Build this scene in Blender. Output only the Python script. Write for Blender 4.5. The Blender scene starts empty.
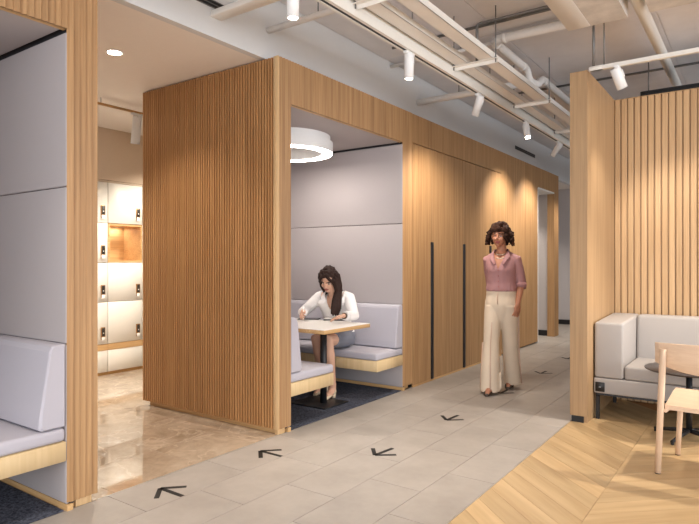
import bpy, bmesh, math, random
from mathutils import Vector, Matrix
random.seed(7)
SC = bpy.context.scene
COL = SC.collection
R = math.radians

# ------------------------------------------------------------------ camera
FPX, W, HGT, HCAM, YAW = 580.7, 699, 524, 1.32, R(35.26)
cam_d = bpy.data.cameras.new('camera'); cam = bpy.data.objects.new('camera', cam_d); COL.objects.link(cam)
cam_d.sensor_width = 36; cam_d.lens = FPX / W * 36; cam_d.shift_y = 1.0 / W
cam.location = (0, 0, HCAM); cam.rotation_euler = (R(90), 0, YAW)
cam_d.clip_start = 0.05
SC.camera = cam

# ------------------------------------------------------------------ world, large lights, exposure
wd = bpy.data.worlds.new('world'); SC.world = wd; wd.use_nodes = True
bg = wd.node_tree.nodes['Background']; bg.inputs[0].default_value = (0.75, 0.87, 1.0, 1); bg.inputs[1].default_value = 1.0
SC.view_settings.view_transform = 'Standard'; SC.view_settings.look = 'None'
SC.view_settings.gamma = 1.0; SC.view_settings.use_curve_mapping = False
SC.view_settings.exposure = 0.14
WARM = (1.0, 0.91, 0.80)
DAY = (0.90, 0.95, 1.0)
def area_light(name, loc, rot, sx, sy, power, col):
    l = bpy.data.lights.new(name, 'AREA'); l.shape = 'RECTANGLE'; l.size = sx; l.size_y = sy
    l.energy = power; l.color = col
    o = bpy.data.objects.new(name, l); COL.objects.link(o); o.location = loc; o.rotation_euler = rot
    return o
# daylight entering through the window bands of the room (right side and behind the camera)
area_light('daylight_right', (5.9, 3.0, 1.75), (0, R(90), 0), 2.3, 11.0, 430, DAY)
area_light('daylight_back', (0.6, -3.9, 1.75), (R(90), 0, 0), 8.0, 2.3, 260, DAY)

# ------------------------------------------------------------------ materials
MAT = {}
def srgb(r, g, b):
    f = lambda c: (c / 255 / 12.92) if c / 255 <= 0.04045 else ((c / 255 + 0.055) / 1.055) ** 2.4
    return (f(r), f(g), f(b), 1)
def newmat(name):
    m = bpy.data.materials.new(name); m.use_nodes = True; MAT[name] = m
    nt = m.node_tree; return m, nt, nt.nodes, nt.links, nt.nodes['Principled BSDF']
def plain(name, col, rough=0.5, metal=0.0, noise=0.06, nscale=30, bump=0.0, bscale=200, spec=0.5, emit=None, es=0):
    m, nt, N, L, P = newmat(name)
    P.inputs['Roughness'].default_value = rough; P.inputs['Metallic'].default_value = metal
    P.inputs['Specular IOR Level'].default_value = spec
    tc = N.new('ShaderNodeTexCoord'); no = N.new('ShaderNodeTexNoise'); no.inputs['Scale'].default_value = nscale
    no.inputs['Detail'].default_value = 4
    L.new(tc.outputs['Object'], no.inputs['Vector'])
    hs = N.new('ShaderNodeMixRGB'); hs.blend_type = 'MIX'
    hs.inputs[1].default_value = [c * (1 - noise) for c in col[:3]] + [1]
    hs.inputs[2].default_value = [min(1, c * (1 + noise)) for c in col[:3]] + [1]
    L.new(no.outputs['Fac'], hs.inputs[0]); L.new(hs.outputs[0], P.inputs['Base Color'])
    if bump:
        n2 = N.new('ShaderNodeTexNoise'); n2.inputs['Scale'].default_value = bscale; L.new(tc.outputs['Object'], n2.inputs['Vector'])
        b = N.new('ShaderNodeBump'); b.inputs['Strength'].default_value = bump; b.inputs['Distance'].default_value = 0.002
        L.new(n2.outputs['Fac'], b.inputs['Height']); L.new(b.outputs[0], P.inputs['Normal'])
    if emit:
        P.inputs['Emission Color'].default_value = (*emit[:3], 1); P.inputs['Emission Strength'].default_value = es
    return m
def wood(name, c_lo, c_hi, axis='Z', vary=0.16, fine=70, rough=0.5):
    m, nt, N, L, P = newmat(name)
    P.inputs['Roughness'].default_value = rough; P.inputs['Specular IOR Level'].default_value = 0.35
    tc = N.new('ShaderNodeTexCoord'); oi = N.new('ShaderNodeObjectInfo')
    off = N.new('ShaderNodeVectorMath'); off.operation = 'SCALE'; off.inputs[0].default_value = (37.0, 53.0, 19.0)
    L.new(oi.outputs['Random'], off.inputs['Scale'])
    add = N.new('ShaderNodeVectorMath'); add.operation = 'ADD'
    L.new(tc.outputs['Object'], add.inputs[0]); L.new(off.outputs[0], add.inputs[1])
    mp = N.new('ShaderNodeMapping'); s = [fine, fine, fine]; s['XYZ'.index(axis)] = 1.6
    mp.inputs['Scale'].default_value = s; L.new(add.outputs[0], mp.inputs['Vector'])
    no = N.new('ShaderNodeTexNoise'); no.inputs['Scale'].default_value = 1.0; no.inputs['Detail'].default_value = 5
    no.inputs['Distortion'].default_value = 0.6; L.new(mp.outputs[0], no.inputs['Vector'])
    mp2 = N.new('ShaderNodeMapping'); s2 = [9, 9, 9]; s2['XYZ'.index(axis)] = 0.5
    mp2.inputs['Scale'].default_value = s2; L.new(add.outputs[0], mp2.inputs['Vector'])
    n2 = N.new('ShaderNodeTexNoise'); n2.inputs['Scale'].default_value = 1.0; n2.inputs['Detail'].default_value = 3
    L.new(mp2.outputs[0], n2.inputs['Vector'])
    mix = N.new('ShaderNodeMath'); mix.operation = 'MULTIPLY_ADD'; mix.inputs[1].default_value = 0.6
    L.new(no.outputs['Fac'], mix.inputs[0])
    m2 = N.new('ShaderNodeMath'); m2.operation = 'MULTIPLY'; m2.inputs[1].default_value = 0.4
    L.new(n2.outputs['Fac'], m2.inputs[0]); L.new(m2.outputs[0], mix.inputs[2])
    cr = N.new('ShaderNodeValToRGB'); cr.color_ramp.elements[0].position = 0.32; cr.color_ramp.elements[0].color = c_lo
    cr.color_ramp.elements[1].position = 0.66; cr.color_ramp.elements[1].color = c_hi
    L.new(mix.outputs[0], cr.inputs[0])
    vr = N.new('ShaderNodeMapRange'); vr.inputs[3].default_value = 1 - vary; vr.inputs[4].default_value = 1 + vary * 0.6
    rr = N.new('ShaderNodeMath'); rr.operation = 'FRACT'; r7 = N.new('ShaderNodeMath'); r7.operation = 'MULTIPLY'; r7.inputs[1].default_value = 7.31
    L.new(oi.outputs['Random'], r7.inputs[0]); L.new(r7.outputs[0], rr.inputs[0]); L.new(rr.outputs[0], vr.inputs[0])
    mul = N.new('ShaderNodeMixRGB'); mul.blend_type = 'MULTIPLY'; mul.inputs[0].default_value = 1
    L.new(cr.outputs[0], mul.inputs[1]); L.new(vr.outputs[0], mul.inputs[2]); L.new(mul.outputs[0], P.inputs['Base Color'])
    b = N.new('ShaderNodeBump'); b.inputs['Strength'].default_value = 0.15; b.inputs['Distance'].default_value = 0.001
    L.new(no.outputs['Fac'], b.inputs['Height']); L.new(b.outputs[0], P.inputs['Normal'])
    return m
OAK_LO, OAK_HI = srgb(146, 109, 72), srgb(182, 143, 100)
wood('oak', OAK_LO, OAK_HI, 'Z', 0.07)
wood('oak_slat', srgb(156, 110, 68), srgb(192, 145, 96), 'Z', 0.06)
wood('oak_lip', srgb(196, 158, 112), srgb(222, 188, 142), 'Z', 0.03)
wood('oak_y', srgb(186, 142, 92), srgb(220, 182, 130), 'Y', 0.05)
wood('oak_x', srgb(186, 142, 92), srgb(220, 182, 130), 'X', 0.05)
wood('oak_floor', srgb(178, 147, 106), srgb(206, 177, 134), 'X', 0.15, 16, 0.38)
wood('bench_wood', srgb(200, 172, 128), srgb(216, 190, 148), 'Z', 0.02, 25)
wood('ash', srgb(212, 180, 152), srgb(226, 198, 170), 'X', 0.03)
wood('ash_z', srgb(212, 180, 152), srgb(226, 198, 170), 'Z', 0.03)
wood('panel_wood', srgb(158, 126, 92), srgb(187, 155, 117), 'Z', 0.03)
plain('fabric_grey', srgb(176, 168, 168), 0.9, noise=0.05, nscale=300, bump=0.25, bscale=700, spec=0.15)
plain('fabric_seat', srgb(182, 178, 186), 0.9, noise=0.05, nscale=300, bump=0.25, bscale=700, spec=0.15)
plain('fabric_sofa', srgb(172, 166, 162), 0.95, noise=0.10, nscale=420, bump=0.4, bscale=500, spec=0.1)
plain('piping', srgb(150, 143, 140), 0.9)
plain('seam_dark', srgb(40, 38, 42), 0.9)
plain('bulkhead_paint', srgb(212, 212, 212), 0.7, noise=0.02)
plain('white_paint', srgb(226, 224, 220), 0.6, noise=0.02)
plain('soffit_paint', srgb(240, 232, 224), 0.7, noise=0.02)
plain('warm_wall', srgb(205, 184, 160), 0.8, noise=0.03)
plain('grey_wall', srgb(190, 184, 184), 0.8, noise=0.03)
plain('white_metal', srgb(232, 229, 222), 0.4, noise=0.03)
plain('cream_metal', srgb(236, 230, 222), 0.45, noise=0.03)
plain('pipe_grey', srgb(222, 216, 210), 0.6, noise=0.05)
plain('galvanised', srgb(120, 118, 116), 0.45, 0.6, noise=0.15)
plain('black_metal', srgb(24, 25, 29), 0.45, noise=0.1)
plain('black_plastic', srgb(16, 16, 18), 0.5)
plain('vinyl_black', srgb(20, 18, 18), 0.6)
plain('table_white', srgb(236, 232, 226), 0.4, noise=0.02)
plain('table_dark', srgb(70, 62, 60), 0.3, noise=0.05)
plain('locker_white', srgb(238, 233, 222), 0.3, noise=0.02)
plain('brass', srgb(176, 134, 84), 0.35, 0.6, noise=0.05)
plain('lock_dark', srgb(46, 40, 36), 0.4)
plain('tag_white', srgb(245, 242, 235), 0.5)
plain('baseboard_black', srgb(22, 22, 24), 0.5)
plain('aluminium', srgb(190, 188, 184), 0.35, 0.7)
plain('lamp_glow', (1, 0.95, 0.86, 1), 0.5, emit=(1.0, 0.88, 0.72), es=60)
plain('ring_glow', (1, 0.97, 0.92, 1), 0.5, emit=(1.0, 0.93, 0.84), es=26)
plain('lamp_white', srgb(236, 236, 236), 0.45, noise=0.02)

def concrete(name, c1, c2, scale=0.8, rough=0.85):
    m, nt, N, L, P = newmat(name); P.inputs['Roughness'].default_value = rough
    tc = N.new('ShaderNodeTexCoord'); n1 = N.new('ShaderNodeTexNoise'); n1.inputs['Scale'].default_value = scale
    n1.inputs['Detail'].default_value = 8; n1.inputs['Roughness'].default_value = 0.62
    L.new(tc.outputs['Object'], n1.inputs['Vector'])
    cr = N.new('ShaderNodeValToRGB'); cr.color_ramp.elements[0].position = 0.3; cr.color_ramp.elements[0].color = c1
    cr.color_ramp.elements[1].position = 0.7; cr.color_ramp.elements[1].color = c2
    L.new(n1.outputs['Fac'], cr.inputs[0]); L.new(cr.outputs[0], P.inputs['Base Color'])
    b = N.new('ShaderNodeBump'); b.inputs['Strength'].default_value = 0.1; b.inputs['Distance'].default_value = 0.004
    L.new(n1.outputs['Fac'], b.inputs['Height']); L.new(b.outputs[0], P.inputs['Normal'])
    return m
concrete('concrete', srgb(214, 211, 212), srgb(232, 229, 230), 1.3)
concrete('concrete_raw', srgb(188, 180, 172), srgb(224, 216, 206), 5)

def tilemat():
    m, nt, N, L, P = newmat('tile')
    tc = N.new('ShaderNodeTexCoord'); oi = N.new('ShaderNodeObjectInfo')
    off = N.new('ShaderNodeVectorMath'); off.operation = 'SCALE'; off.inputs[0].default_value = (31, 47, 11)
    L.new(oi.outputs['Random'], off.inputs['Scale'])
    add = N.new('ShaderNodeVectorMath'); add.operation = 'ADD'; L.new(tc.outputs['Object'], add.inputs[0]); L.new(off.outputs[0], add.inputs[1])
    n1 = N.new('ShaderNodeTexNoise'); n1.inputs['Scale'].default_value = 3.5; n1.inputs['Detail'].default_value = 8
    n1.inputs['Roughness'].default_value = 0.65; L.new(add.outputs[0], n1.inputs['Vector'])
    cr = N.new('ShaderNodeValToRGB'); cr.color_ramp.elements[0].position = 0.3; cr.color_ramp.elements[0].color = srgb(154, 146, 138)
    cr.color_ramp.elements[1].position = 0.72; cr.color_ramp.elements[1].color = srgb(172, 164, 156)
    L.new(n1.outputs['Fac'], cr.inputs[0])
    vr = N.new('ShaderNodeMapRange'); vr.inputs[3].default_value = 0.95; vr.inputs[4].default_value = 1.04; L.new(oi.outputs['Random'], vr.inputs[0])
    mul = N.new('ShaderNodeMixRGB'); mul.blend_type = 'MULTIPLY'; mul.inputs[0].default_value = 1
    L.new(cr.outputs[0], mul.inputs[1]); L.new(vr.outputs[0], mul.inputs[2]); L.new(mul.outputs[0], P.inputs['Base Color'])
    P.inputs['Roughness'].default_value = 0.42; P.inputs['Specular IOR Level'].default_value = 0.4
tilemat()
plain('grout', srgb(150, 140, 130), 0.8)
def marblemat():
    m, nt, N, L, P = newmat('marble')
    tc = N.new('ShaderNodeTexCoord'); oi = N.new('ShaderNodeObjectInfo')
    off = N.new('ShaderNodeVectorMath'); off.operation = 'SCALE'; off.inputs[0].default_value = (13, 27, 5)
    L.new(oi.outputs['Random'], off.inputs['Scale'])
    add = N.new('ShaderNodeVectorMath'); add.operation = 'ADD'; L.new(tc.outputs['Object'], add.inputs[0]); L.new(off.outputs[0], add.inputs[1])
    n1 = N.new('ShaderNodeTexNoise'); n1.inputs['Scale'].default_value = 3.0; n1.inputs['Detail'].default_value = 9
    n1.inputs['Roughness'].default_value = 0.72; n1.inputs['Distortion'].default_value = 0.4
    L.new(add.outputs[0], n1.inputs['Vector'])
    cr = N.new('ShaderNodeValToRGB'); cr.color_ramp.elements[0].position = 0.32; cr.color_ramp.elements[0].color = srgb(150, 131, 110)
    cr.color_ramp.elements[1].position = 0.68; cr.color_ramp.elements[1].color = srgb(196, 179, 158)
    L.new(n1.outputs['Fac'], cr.inputs[0])
    n2 = N.new('ShaderNodeTexNoise'); n2.inputs['Scale'].default_value = 2.6; n2.inputs['Detail'].default_value = 6; n2.inputs['Distortion'].default_value = 0.5
    L.new(add.outputs[0], n2.inputs['Vector'])
    cv = N.new('ShaderNodeValToRGB'); e = cv.color_ramp.elements; e[0].position = 0.485; e[0].color = (0, 0, 0, 1); e[1].position = 0.5; e[1].color = (1, 1, 1, 1)
    k = e.new(0.515); k.color = (0, 0, 0, 1); L.new(n2.outputs['Fac'], cv.inputs[0])
    vm = N.new('ShaderNodeMath'); vm.operation = 'MULTIPLY'; vm.inputs[1].default_value = 0.38; L.new(cv.outputs[0], vm.inputs[0])
    mx = N.new('ShaderNodeMixRGB'); L.new(vm.outputs[0], mx.inputs[0]); L.new(cr.outputs[0], mx.inputs[1]); mx.inputs[2].default_value = srgb(222, 206, 184)
    L.new(mx.outputs[0], P.inputs['Base Color'])
    P.inputs['Roughness'].default_value = 0.04; P.inputs['IOR'].default_value = 2.1
marblemat()
def carpetmat():
    m, nt, N, L, P = newmat('carpet'); P.inputs['Roughness'].default_value = 1; P.inputs['Specular IOR Level'].default_value = 0.1
    tc = N.new('ShaderNodeTexCoord'); n1 = N.new('ShaderNodeTexNoise'); n1.inputs['Scale'].default_value = 60; n1.inputs['Detail'].default_value = 6
    n1.inputs['Roughness'].default_value = 0.75; L.new(tc.outputs['Object'], n1.inputs['Vector'])
    cr = N.new('ShaderNodeValToRGB'); cr.color_ramp.elements[0].position = 0.35; cr.color_ramp.elements[0].color = srgb(28, 32, 44)
    cr.color_ramp.elements[1].position = 0.7; cr.color_ramp.elements[1].color = srgb(104, 108, 122)
    L.new(n1.outputs['Fac'], cr.inputs[0]); L.new(cr.outputs[0], P.inputs['Base Color'])
    b = N.new('ShaderNodeBump'); b.inputs['Strength'].default_value = 0.6; b.inputs['Distance'].default_value = 0.006
    L.new(n1.outputs['Fac'], b.inputs['Height']); L.new(b.outputs[0], P.inputs['Normal'])
carpetmat()
def glassmat():
    m, nt, N, L, P = newmat('window_glass'); N.remove(P)
    tr = N.new('ShaderNodeBsdfTransparent'); gl = N.new('ShaderNodeBsdfGlossy'); gl.inputs['Roughness'].default_value = 0.02
    fr = N.new('ShaderNodeFresnel'); fr.inputs[0].default_value = 1.45
    mx = N.new('ShaderNodeMixShader'); L.new(fr.outputs[0], mx.inputs[0]); L.new(tr.outputs[0], mx.inputs[1]); L.new(gl.outputs[0], mx.inputs[2])
    L.new(mx.outputs[0], N['Material Output'].inputs[0])
glassmat()

# ------------------------------------------------------------------ mesh helpers
class MB:
    """collects shapes into one mesh"""
    def __init__(s): s.v = []; s.f = []; s.sm = []
    def add(s, vs, fs, smooth=False):
        o = len(s.v); s.v += [tuple(p) for p in vs]; s.f += [tuple(i + o for i in f) for f in fs]; s.sm += [smooth] * len(fs); return s
    def box(s, a, b):
        x0, x1 = sorted((a[0], b[0])); y0, y1 = sorted((a[1], b[1])); z0, z1 = sorted((a[2], b[2]))
        return s.add([(x0,y0,z0),(x1,y0,z0),(x1,y1,z0),(x0,y1,z0),(x0,y0,z1),(x1,y0,z1),(x1,y1,z1),(x0,y1,z1)],
                     [(0,3,2,1),(4,5,6,7),(0,1,5,4),(1,2,6,5),(2,3,7,6),(3,0,4,7)])
    def rbox(s, a, b, r=0.01, seg=2, smooth=True):
        bm = bmesh.new(); bmesh.ops.create_cube(bm, size=1)
        c = [(p + q) / 2 for p, q in zip(a, b)]; d = [abs(q - p) for p, q in zip(a, b)]
        for v in bm.verts: v.co = Vector([v.co[i] * d[i] + c[i] for i in range(3)])
        bmesh.ops.bevel(bm, geom=list(bm.edges), offset=min(r, min(d) * 0.49), segments=seg, profile=0.5, affect='EDGES')
        bm.verts.index_update()
        s.add([v.co for v in bm.verts], [[v.index for v in f.verts] for f in bm.faces], smooth); bm.free(); return s
    def prism(s, poly, z0, z1, axis='z'):
        n = len(poly)
        def P(p, h): return {'z': (p[0], p[1], h), 'y': (p[0], h, p[1]), 'x': (h, p[0], p[1])}[axis]
        return s.add([P(p, z0) for p in poly] + [P(p, z1) for p in poly],
                     [tuple(range(n))[::-1], tuple(range(n, 2 * n))] + [(i, (i + 1) % n, n + (i + 1) % n, n + i) for i in range(n)])
    def tube(s, pts, rad, n=12, smooth=True, cap=True, sq=1.0):
        pts = [Vector(p) for p in pts]; rad = rad if isinstance(rad, (list, tuple)) else [rad] * len(pts)
        rings = []; prev = None
        for i, p in enumerate(pts):
            t = (pts[min(i + 1, len(pts) - 1)] - pts[max(i - 1, 0)]).normalized()
            if prev is None:
                a = Vector((0, 0, 1)) if abs(t.z) < 0.9 else Vector((0, 1, 0)); u = t.cross(a).normalized()
            else: u = (prev - t * prev.dot(t)).normalized()
            prev = u; w = t.cross(u)
            rings.append([p + (u * math.cos(2 * math.pi * k / n) + w * sq * math.sin(2 * math.pi * k / n)) * rad[i] for k in range(n)])
        return s.loft(rings, smooth, cap)
    def loft(s, rings, smooth=True, cap=True):
        n = len(rings[0]); vs = [p for r in rings for p in r]; fs = []
        for i in range(len(rings) - 1):
            for k in range(n):
                a, b = i * n + k, i * n + (k + 1) % n; fs.append((a, b, b + n, a + n))
        s.add(vs, fs, smooth)
        if cap: s.add(rings[0], [tuple(range(n))[::-1]]); s.add(rings[-1], [tuple(range(n))])
        return s
    def ell(s, c, r, rot=None, nu=20, nv=14):
        M = rot or Matrix.Identity(3); c = Vector(c); vs = []; fs = []
        for j in range(nv + 1):
            th = math.pi * j / nv
            for i in range(nu):
                ph = 2 * math.pi * i / nu
                vs.append(c + M @ Vector((r[0] * math.sin(th) * math.cos(ph), r[1] * math.sin(th) * math.sin(ph), r[2] * math.cos(th))))
        for j in range(nv):
            for i in range(nu):
                a, b = j * nu + i, j * nu + (i + 1) % nu; fs.append((a, a + nu, b + nu, b))
        return s.add(vs, fs, True)
    def mesh(s, name):
        m = bpy.data.meshes.new(name); m.from_pydata(s.v, [], s.f); m.polygons.foreach_set('use_smooth', s.sm)
        bm = bmesh.new(); bm.from_mesh(m); bmesh.ops.remove_doubles(bm, verts=bm.verts, dist=1e-6)
        bmesh.ops.recalc_face_normals(bm, faces=bm.faces); bm.to_mesh(m); bm.free(); m.update(); return m
    def build(s, name, mat, parent=None, loc=None):
        return mobj(name, s.mesh(name), mat, parent, loc)
def mobj(name, me, mat, parent=None, loc=None):
    o = bpy.data.objects.new(name, me); COL.objects.link(o)
    if mat and not me.materials: me.materials.append(MAT[mat] if isinstance(mat, str) else mat)
    if parent: o.parent = parent
    if loc: o.location = loc
    return o
def tag(o, label=None, cat=None, group=None, kind=None):
    if label: o['label'] = label
    if cat: o['category'] = cat
    if group: o['group'] = group
    if kind: o['kind'] = kind
    return o
def thing(name, label, cat, loc=(0, 0, 0), rz=0, group=None):
    o = bpy.data.objects.new(name, None); COL.objects.link(o); o.location = loc; o.rotation_euler = (0, 0, rz)
    o.empty_display_size = 0.1
    return tag(o, label, cat, group)
def struct(name, mb, mat, label=None):
    o = mb.build(name, mat); o['kind'] = 'structure'
    if label: o['label'] = label
    return o
def copy_tree(o, parent=None):
    c = o.copy(); COL.objects.link(c)
    if parent: c.parent = parent
    for ch in list(o.children): copy_tree(ch, c)
    return c
def box(a, b): return MB().box(a, b)
def rbox(a, b, r=0.01, seg=2): return MB().rbox(a, b, r, seg)
def lathe(prof, n=24):
    """profile of (radius, z) around the z axis"""
    return MB().loft([[(r * math.cos(2 * math.pi * k / n), r * math.sin(2 * math.pi * k / n), z) for k in range(n)] for r, z in prof], True, True)

# ------------------------------------------------------------------ floors
XF = -3.0            # front plane of the wooden booths
fl = struct('floor', box((-6.8, -4.2, -0.12), (6.2, 13.2, -0.012)), 'grout', 'grey stone tile walkway beside a chevron oak floor')
def add_tile(nm, mat, x0, x1, y0, y1, cache, g=0.0016, z0=-0.012):
    w, l = round(x1 - x0 - 2 * g, 4), round(y1 - y0 - 2 * g, 4); key = (nm, w, l)
    if key not in cache: cache[key] = MB().rbox((0, 0, z0 + 0.001), (w, l, 0), 0.0012, 1, False).mesh(nm)
    o = mobj(nm, cache[key], mat, fl, (x0 + g, y0 + g, 0)); return o
cache = {}
xs = [-3.02, -2.66, -2.305, -1.95, -1.60, -1.295]
for i in range(5):
    y = -3.9 + (2.255 - (-3.9)) % 0.72 + (0.36 if i % 2 == 0 else 0) - 0.72
    while y < 13.1:
        add_tile('floor_tile', 'tile', xs[i], xs[i + 1], max(y, -4.15), min(y + 0.72, 13.1), cache); y += 0.72
# plain field of the same tiles past the oak area and around the doorway
tag(box((-1.293, 6.35, -0.012), (6.1, 13.1, -0.001)).build('tile_field', 'tile', fl), 'grey stone tiles behind the fluted wall')
tag(box((-6.7, 5.5, -0.012), (-3.023, 13.1, -0.001)).build('tile_field', 'tile', fl), 'grey stone tiles beyond the doorway')
# polished marble between the booths
for ax, bx in ((-3.49, -3.024), (-4.10, -3.49), (-4.71, -4.10), (-5.32, -4.71), (-5.93, -5.32), (-6.30, -5.93)):
    for ay in [-1.105 + 0.61 * k for k in range(11)]:
        if bx > -4.70 and (ay + 0.61 < 1.8 or ay > 3.33): continue
        add_tile('marble_tile', 'marble', ax, bx, ay, ay + 0.61, cache, 0.0006)
# chevron oak planks
sx0, cw, pitch = -1.292, 0.552, 0.18
def plank_mesh(w, sgn):
    dy = w * 0.93 * sgn; g = 0.0010
    p = [(g, g), (w - g, dy + g), (w - g, dy + pitch - g), (g, pitch - g)]
    return MB().prism(p, -0.011, 0).mesh('plank')
pm = {1: plank_mesh(cw, 1), -1: plank_mesh(cw, -1)}
rot_chev = math.atan2(0.93, 1)
for c in range(8):
    sgn = -1 if c % 2 == 0 else 1
    y = -1.2 if sgn > 0 else -0.7
    y += (0 if sgn < 0 else -0.093)
    while y < 6.75 and c < 8:
        yy0 = y + min(0, sgn * cw * 0.93); yy1 = y + max(0, sgn * cw * 0.93) + pitch
        if yy1 < 6.35 and yy0 > -2.0:
            o = mobj('plank', pm[sgn], None, fl, (sx0 + c * cw, y, 0))
        y += pitch
def chevmat(name, ang):
    m = MAT['oak_floor'].copy(); m.name = name; MAT[name] = m
    N = m.node_tree.nodes; L = m.node_tree.links
    tc = [n for n in N if n.type == 'TEX_COORD'][0]
    rt = N.new('ShaderNodeVectorRotate'); rt.rotation_type = 'Z_AXIS'; rt.inputs['Angle'].default_value = ang
    tgt = [l.to_socket for l in L if l.from_node == tc][0]
    for l in [l for l in L if l.from_node == tc]: L.remove(l)
    L.new(tc.outputs['Object'], rt.inputs['Vector']); L.new(rt.outputs[0], tgt)
    return m
pm[1].materials.append(chevmat('oak_floor_up', -rot_chev)); pm[-1].materials.append(chevmat('oak_floor_down', rot_chev))
tag(box((sx0 + 0.002, -4.1, -0.012), (6.1, 6.35, -0.0115)).build('plank_underlay', 'oak_slat', fl), 'oak floor under the chevron planks')
# thin metal trims between the floor finishes
struct('trim_1', box((-1.2965, -4.1, -0.011), (-1.2915, 5.02, 0.0012)), 'aluminium', 'thin metal strip between grey tiles and oak floor')
struct('trim_2', box((-3.024, 1.83, -0.011), (-3.019, 3.33, 0.0012)), 'aluminium', 'thin metal strip between marble and grey tiles')

# ------------------------------------------------------------------ ceilings, bulkhead, outer walls
ZS, ZC, XB = 2.912, 3.42, -3.15
ce = struct('ceiling', box((XB - 0.2, -4.2, ZC), (6.2, 13.2, ZC + 0.15)), 'concrete', 'bare grey concrete ceiling slab')
so = struct('ceiling', box((-6.9, -4.2, ZS), (XB - 0.06, 13.2, ZS + 0.1)), 'soffit_paint', 'lower painted ceiling over the booths and lockers')
fa = struct('wall_bulkhead', box((XB - 0.06, -4.2, ZS), (XB, 13.2, ZC)), 'bulkhead_paint', 'white plaster bulkhead above the wooden booths')
# formwork joints of the slab: panels slightly proud
pmesh = {}
for i in range(6):
    for j in range(7):
        x0, y0 = -3.14 + i * 1.22, -0.6 + j * 1.9
        if 'p' not in pmesh: pmesh['p'] = box((0, 0, -0.006), (1.212, 1.892, 0.0)).mesh('slab_panel')
        mobj('slab_panel', pmesh['p'], 'concrete', ce, (x0, y0, ZC))
# slot diffusers in the bulkhead
for nm, y0, y1 in (('slot', 2.0, 2.93), ('slot', 8.97, 9.96)):
    d = thing('slot_diffuser', 'black slot diffuser in the white bulkhead ' + ('beside the boxed beam' if y0 < 5 else 'above the oak wall past the doors'), 'diffuser', (XB, (y0 + y1) / 2, 3.145), 0, 'slot diffusers')
    h = (y1 - y0) / 2
    MB().box((0, -h, -0.028), (0.004, h, -0.022)).box((0, -h, 0.022), (0.004, h, 0.028)).box((0, -h, -0.003), (0.004, h, 0.003)).build('frame', 'galvanised', d)
    box((0.0, -h, -0.022), (0.002, h, 0.022)).build('slot', 'black_plastic', d)
def window_wall(name, axis, c, lo, hi, label):
    m = MB(); t = 0.12 if c > 0 else -0.12
    def B(a0, a1, z0, z1):
        if axis == 'x': m.box((c, a0, z0), (c + t, a1, z1))
        else: m.box((a0, c, z0), (a1, c + t, z1))
    B(lo, hi, 0, 0.6); B(lo, hi, 2.9, ZC); B(lo, lo + 0.4, 0.6, 2.9); B(hi - 0.4, hi, 0.6, 2.9)
    o = struct(name, m, 'white_paint', label); return o
window_wall('wall_right', 'x', 6.0, -4.1, 13.1, 'white window wall on the right side')
window_wall('wall_back', 'y', -4.0, -6.8, 6.1, 'white window wall opposite the booths')
def window(n, axis, c, a0, a1):
    m = MB(); d = 0.05; N = max(1, round((a1 - a0) / 1.6))
    def B(p, q, z0, z1):
        if axis == 'x': m.box((c - d, p, z0), (c + d, q, z1))
        else: m.box((p, c - d, z0), (q, c + d, z1))
    B(a0, a1, 0.6, 0.66); B(a0, a1, 2.84, 2.9)
    for k in range(N + 1):
        p = a0 + (a1 - a0) * k / N; p = min(max(p, a0 + 0.03), a1 - 0.03); B(p - 0.03, p + 0.03, 0.66, 2.84)
    w = struct('window_%d' % n, m, 'aluminium', 'tall window band with slim aluminium frame')
    for k in range(N):
        p, q = a0 + (a1 - a0) * k / N + 0.03, a0 + (a1 - a0) * (k + 1) / N - 0.03
        g = MB()
        if axis == 'x': g.box((c - 0.004, p, 0.66), (c + 0.004, q, 2.84))
        else: g.box((p, c - 0.004, 0.66), (q, c + 0.004, 2.84))
        g.build('pane', 'window_glass', w)
window(1, 'x', 6.06, -3.7, 12.7); window(2, 'y', -4.06, -6.4, 5.7)
struct('wall_left', box((-6.9, -4.1, 0), (-6.72, 13.1, ZC)), 'warm_wall', 'beige wall behind the lockers')
struct('wall_above_lockers', box((-6.72, -4.1, 2.30), (-6.30, 13.1, ZS)), 'warm_wall', 'beige wall panel above the white lockers')
struct('wall_far', box((-6.9, 12.9, 0), (6.1, 13.1, ZC)), 'grey_wall', 'grey wall closing the far end of the corridor')
struct('baseboard_far', box((-6.6, 12.885, 0), (3, 12.9, 0.10)), 'baseboard_black', 'black baseboard on the far corridor wall')

# ------------------------------------------------------------------ slats and booths
def slat_mesh(w, l, d1, d2, ch=0.002):
    """facade slat: lies along +y from 0..w, sticks out to +x, face tilts so the far edge stands proud"""
    p = [(0, 0), (d1, 0.0), (d1 + ch * 0.3, ch), (d2, w - ch), (d2 - ch, w), (0, w)]
    return MB().prism(p, 0, l).mesh('slat')
SLATS = {}
def facade_slats(parent, y0, y1, z0, z1, mat='oak', d1=0.007, d2=0.0180, x=-3.018, pitch=0.0345):
    n = max(1, round((y1 - y0) / pitch)); w = (y1 - y0) / n; l = z1 - z0
    key = (round(w, 5), round(l, 4), d2, mat)
    if key not in SLATS: SLATS[key] = slat_mesh(w - 0.0012, l, d1, d2)
    for k in range(n): mobj('slat', SLATS[key], mat, parent, (x, y0 + k * w, z0))
ZT, ZO, ZB = 2.905, 2.566, 0.045       # booth top, opening top, slat bottom
XBK = -4.68                           # rear of the booths
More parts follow.
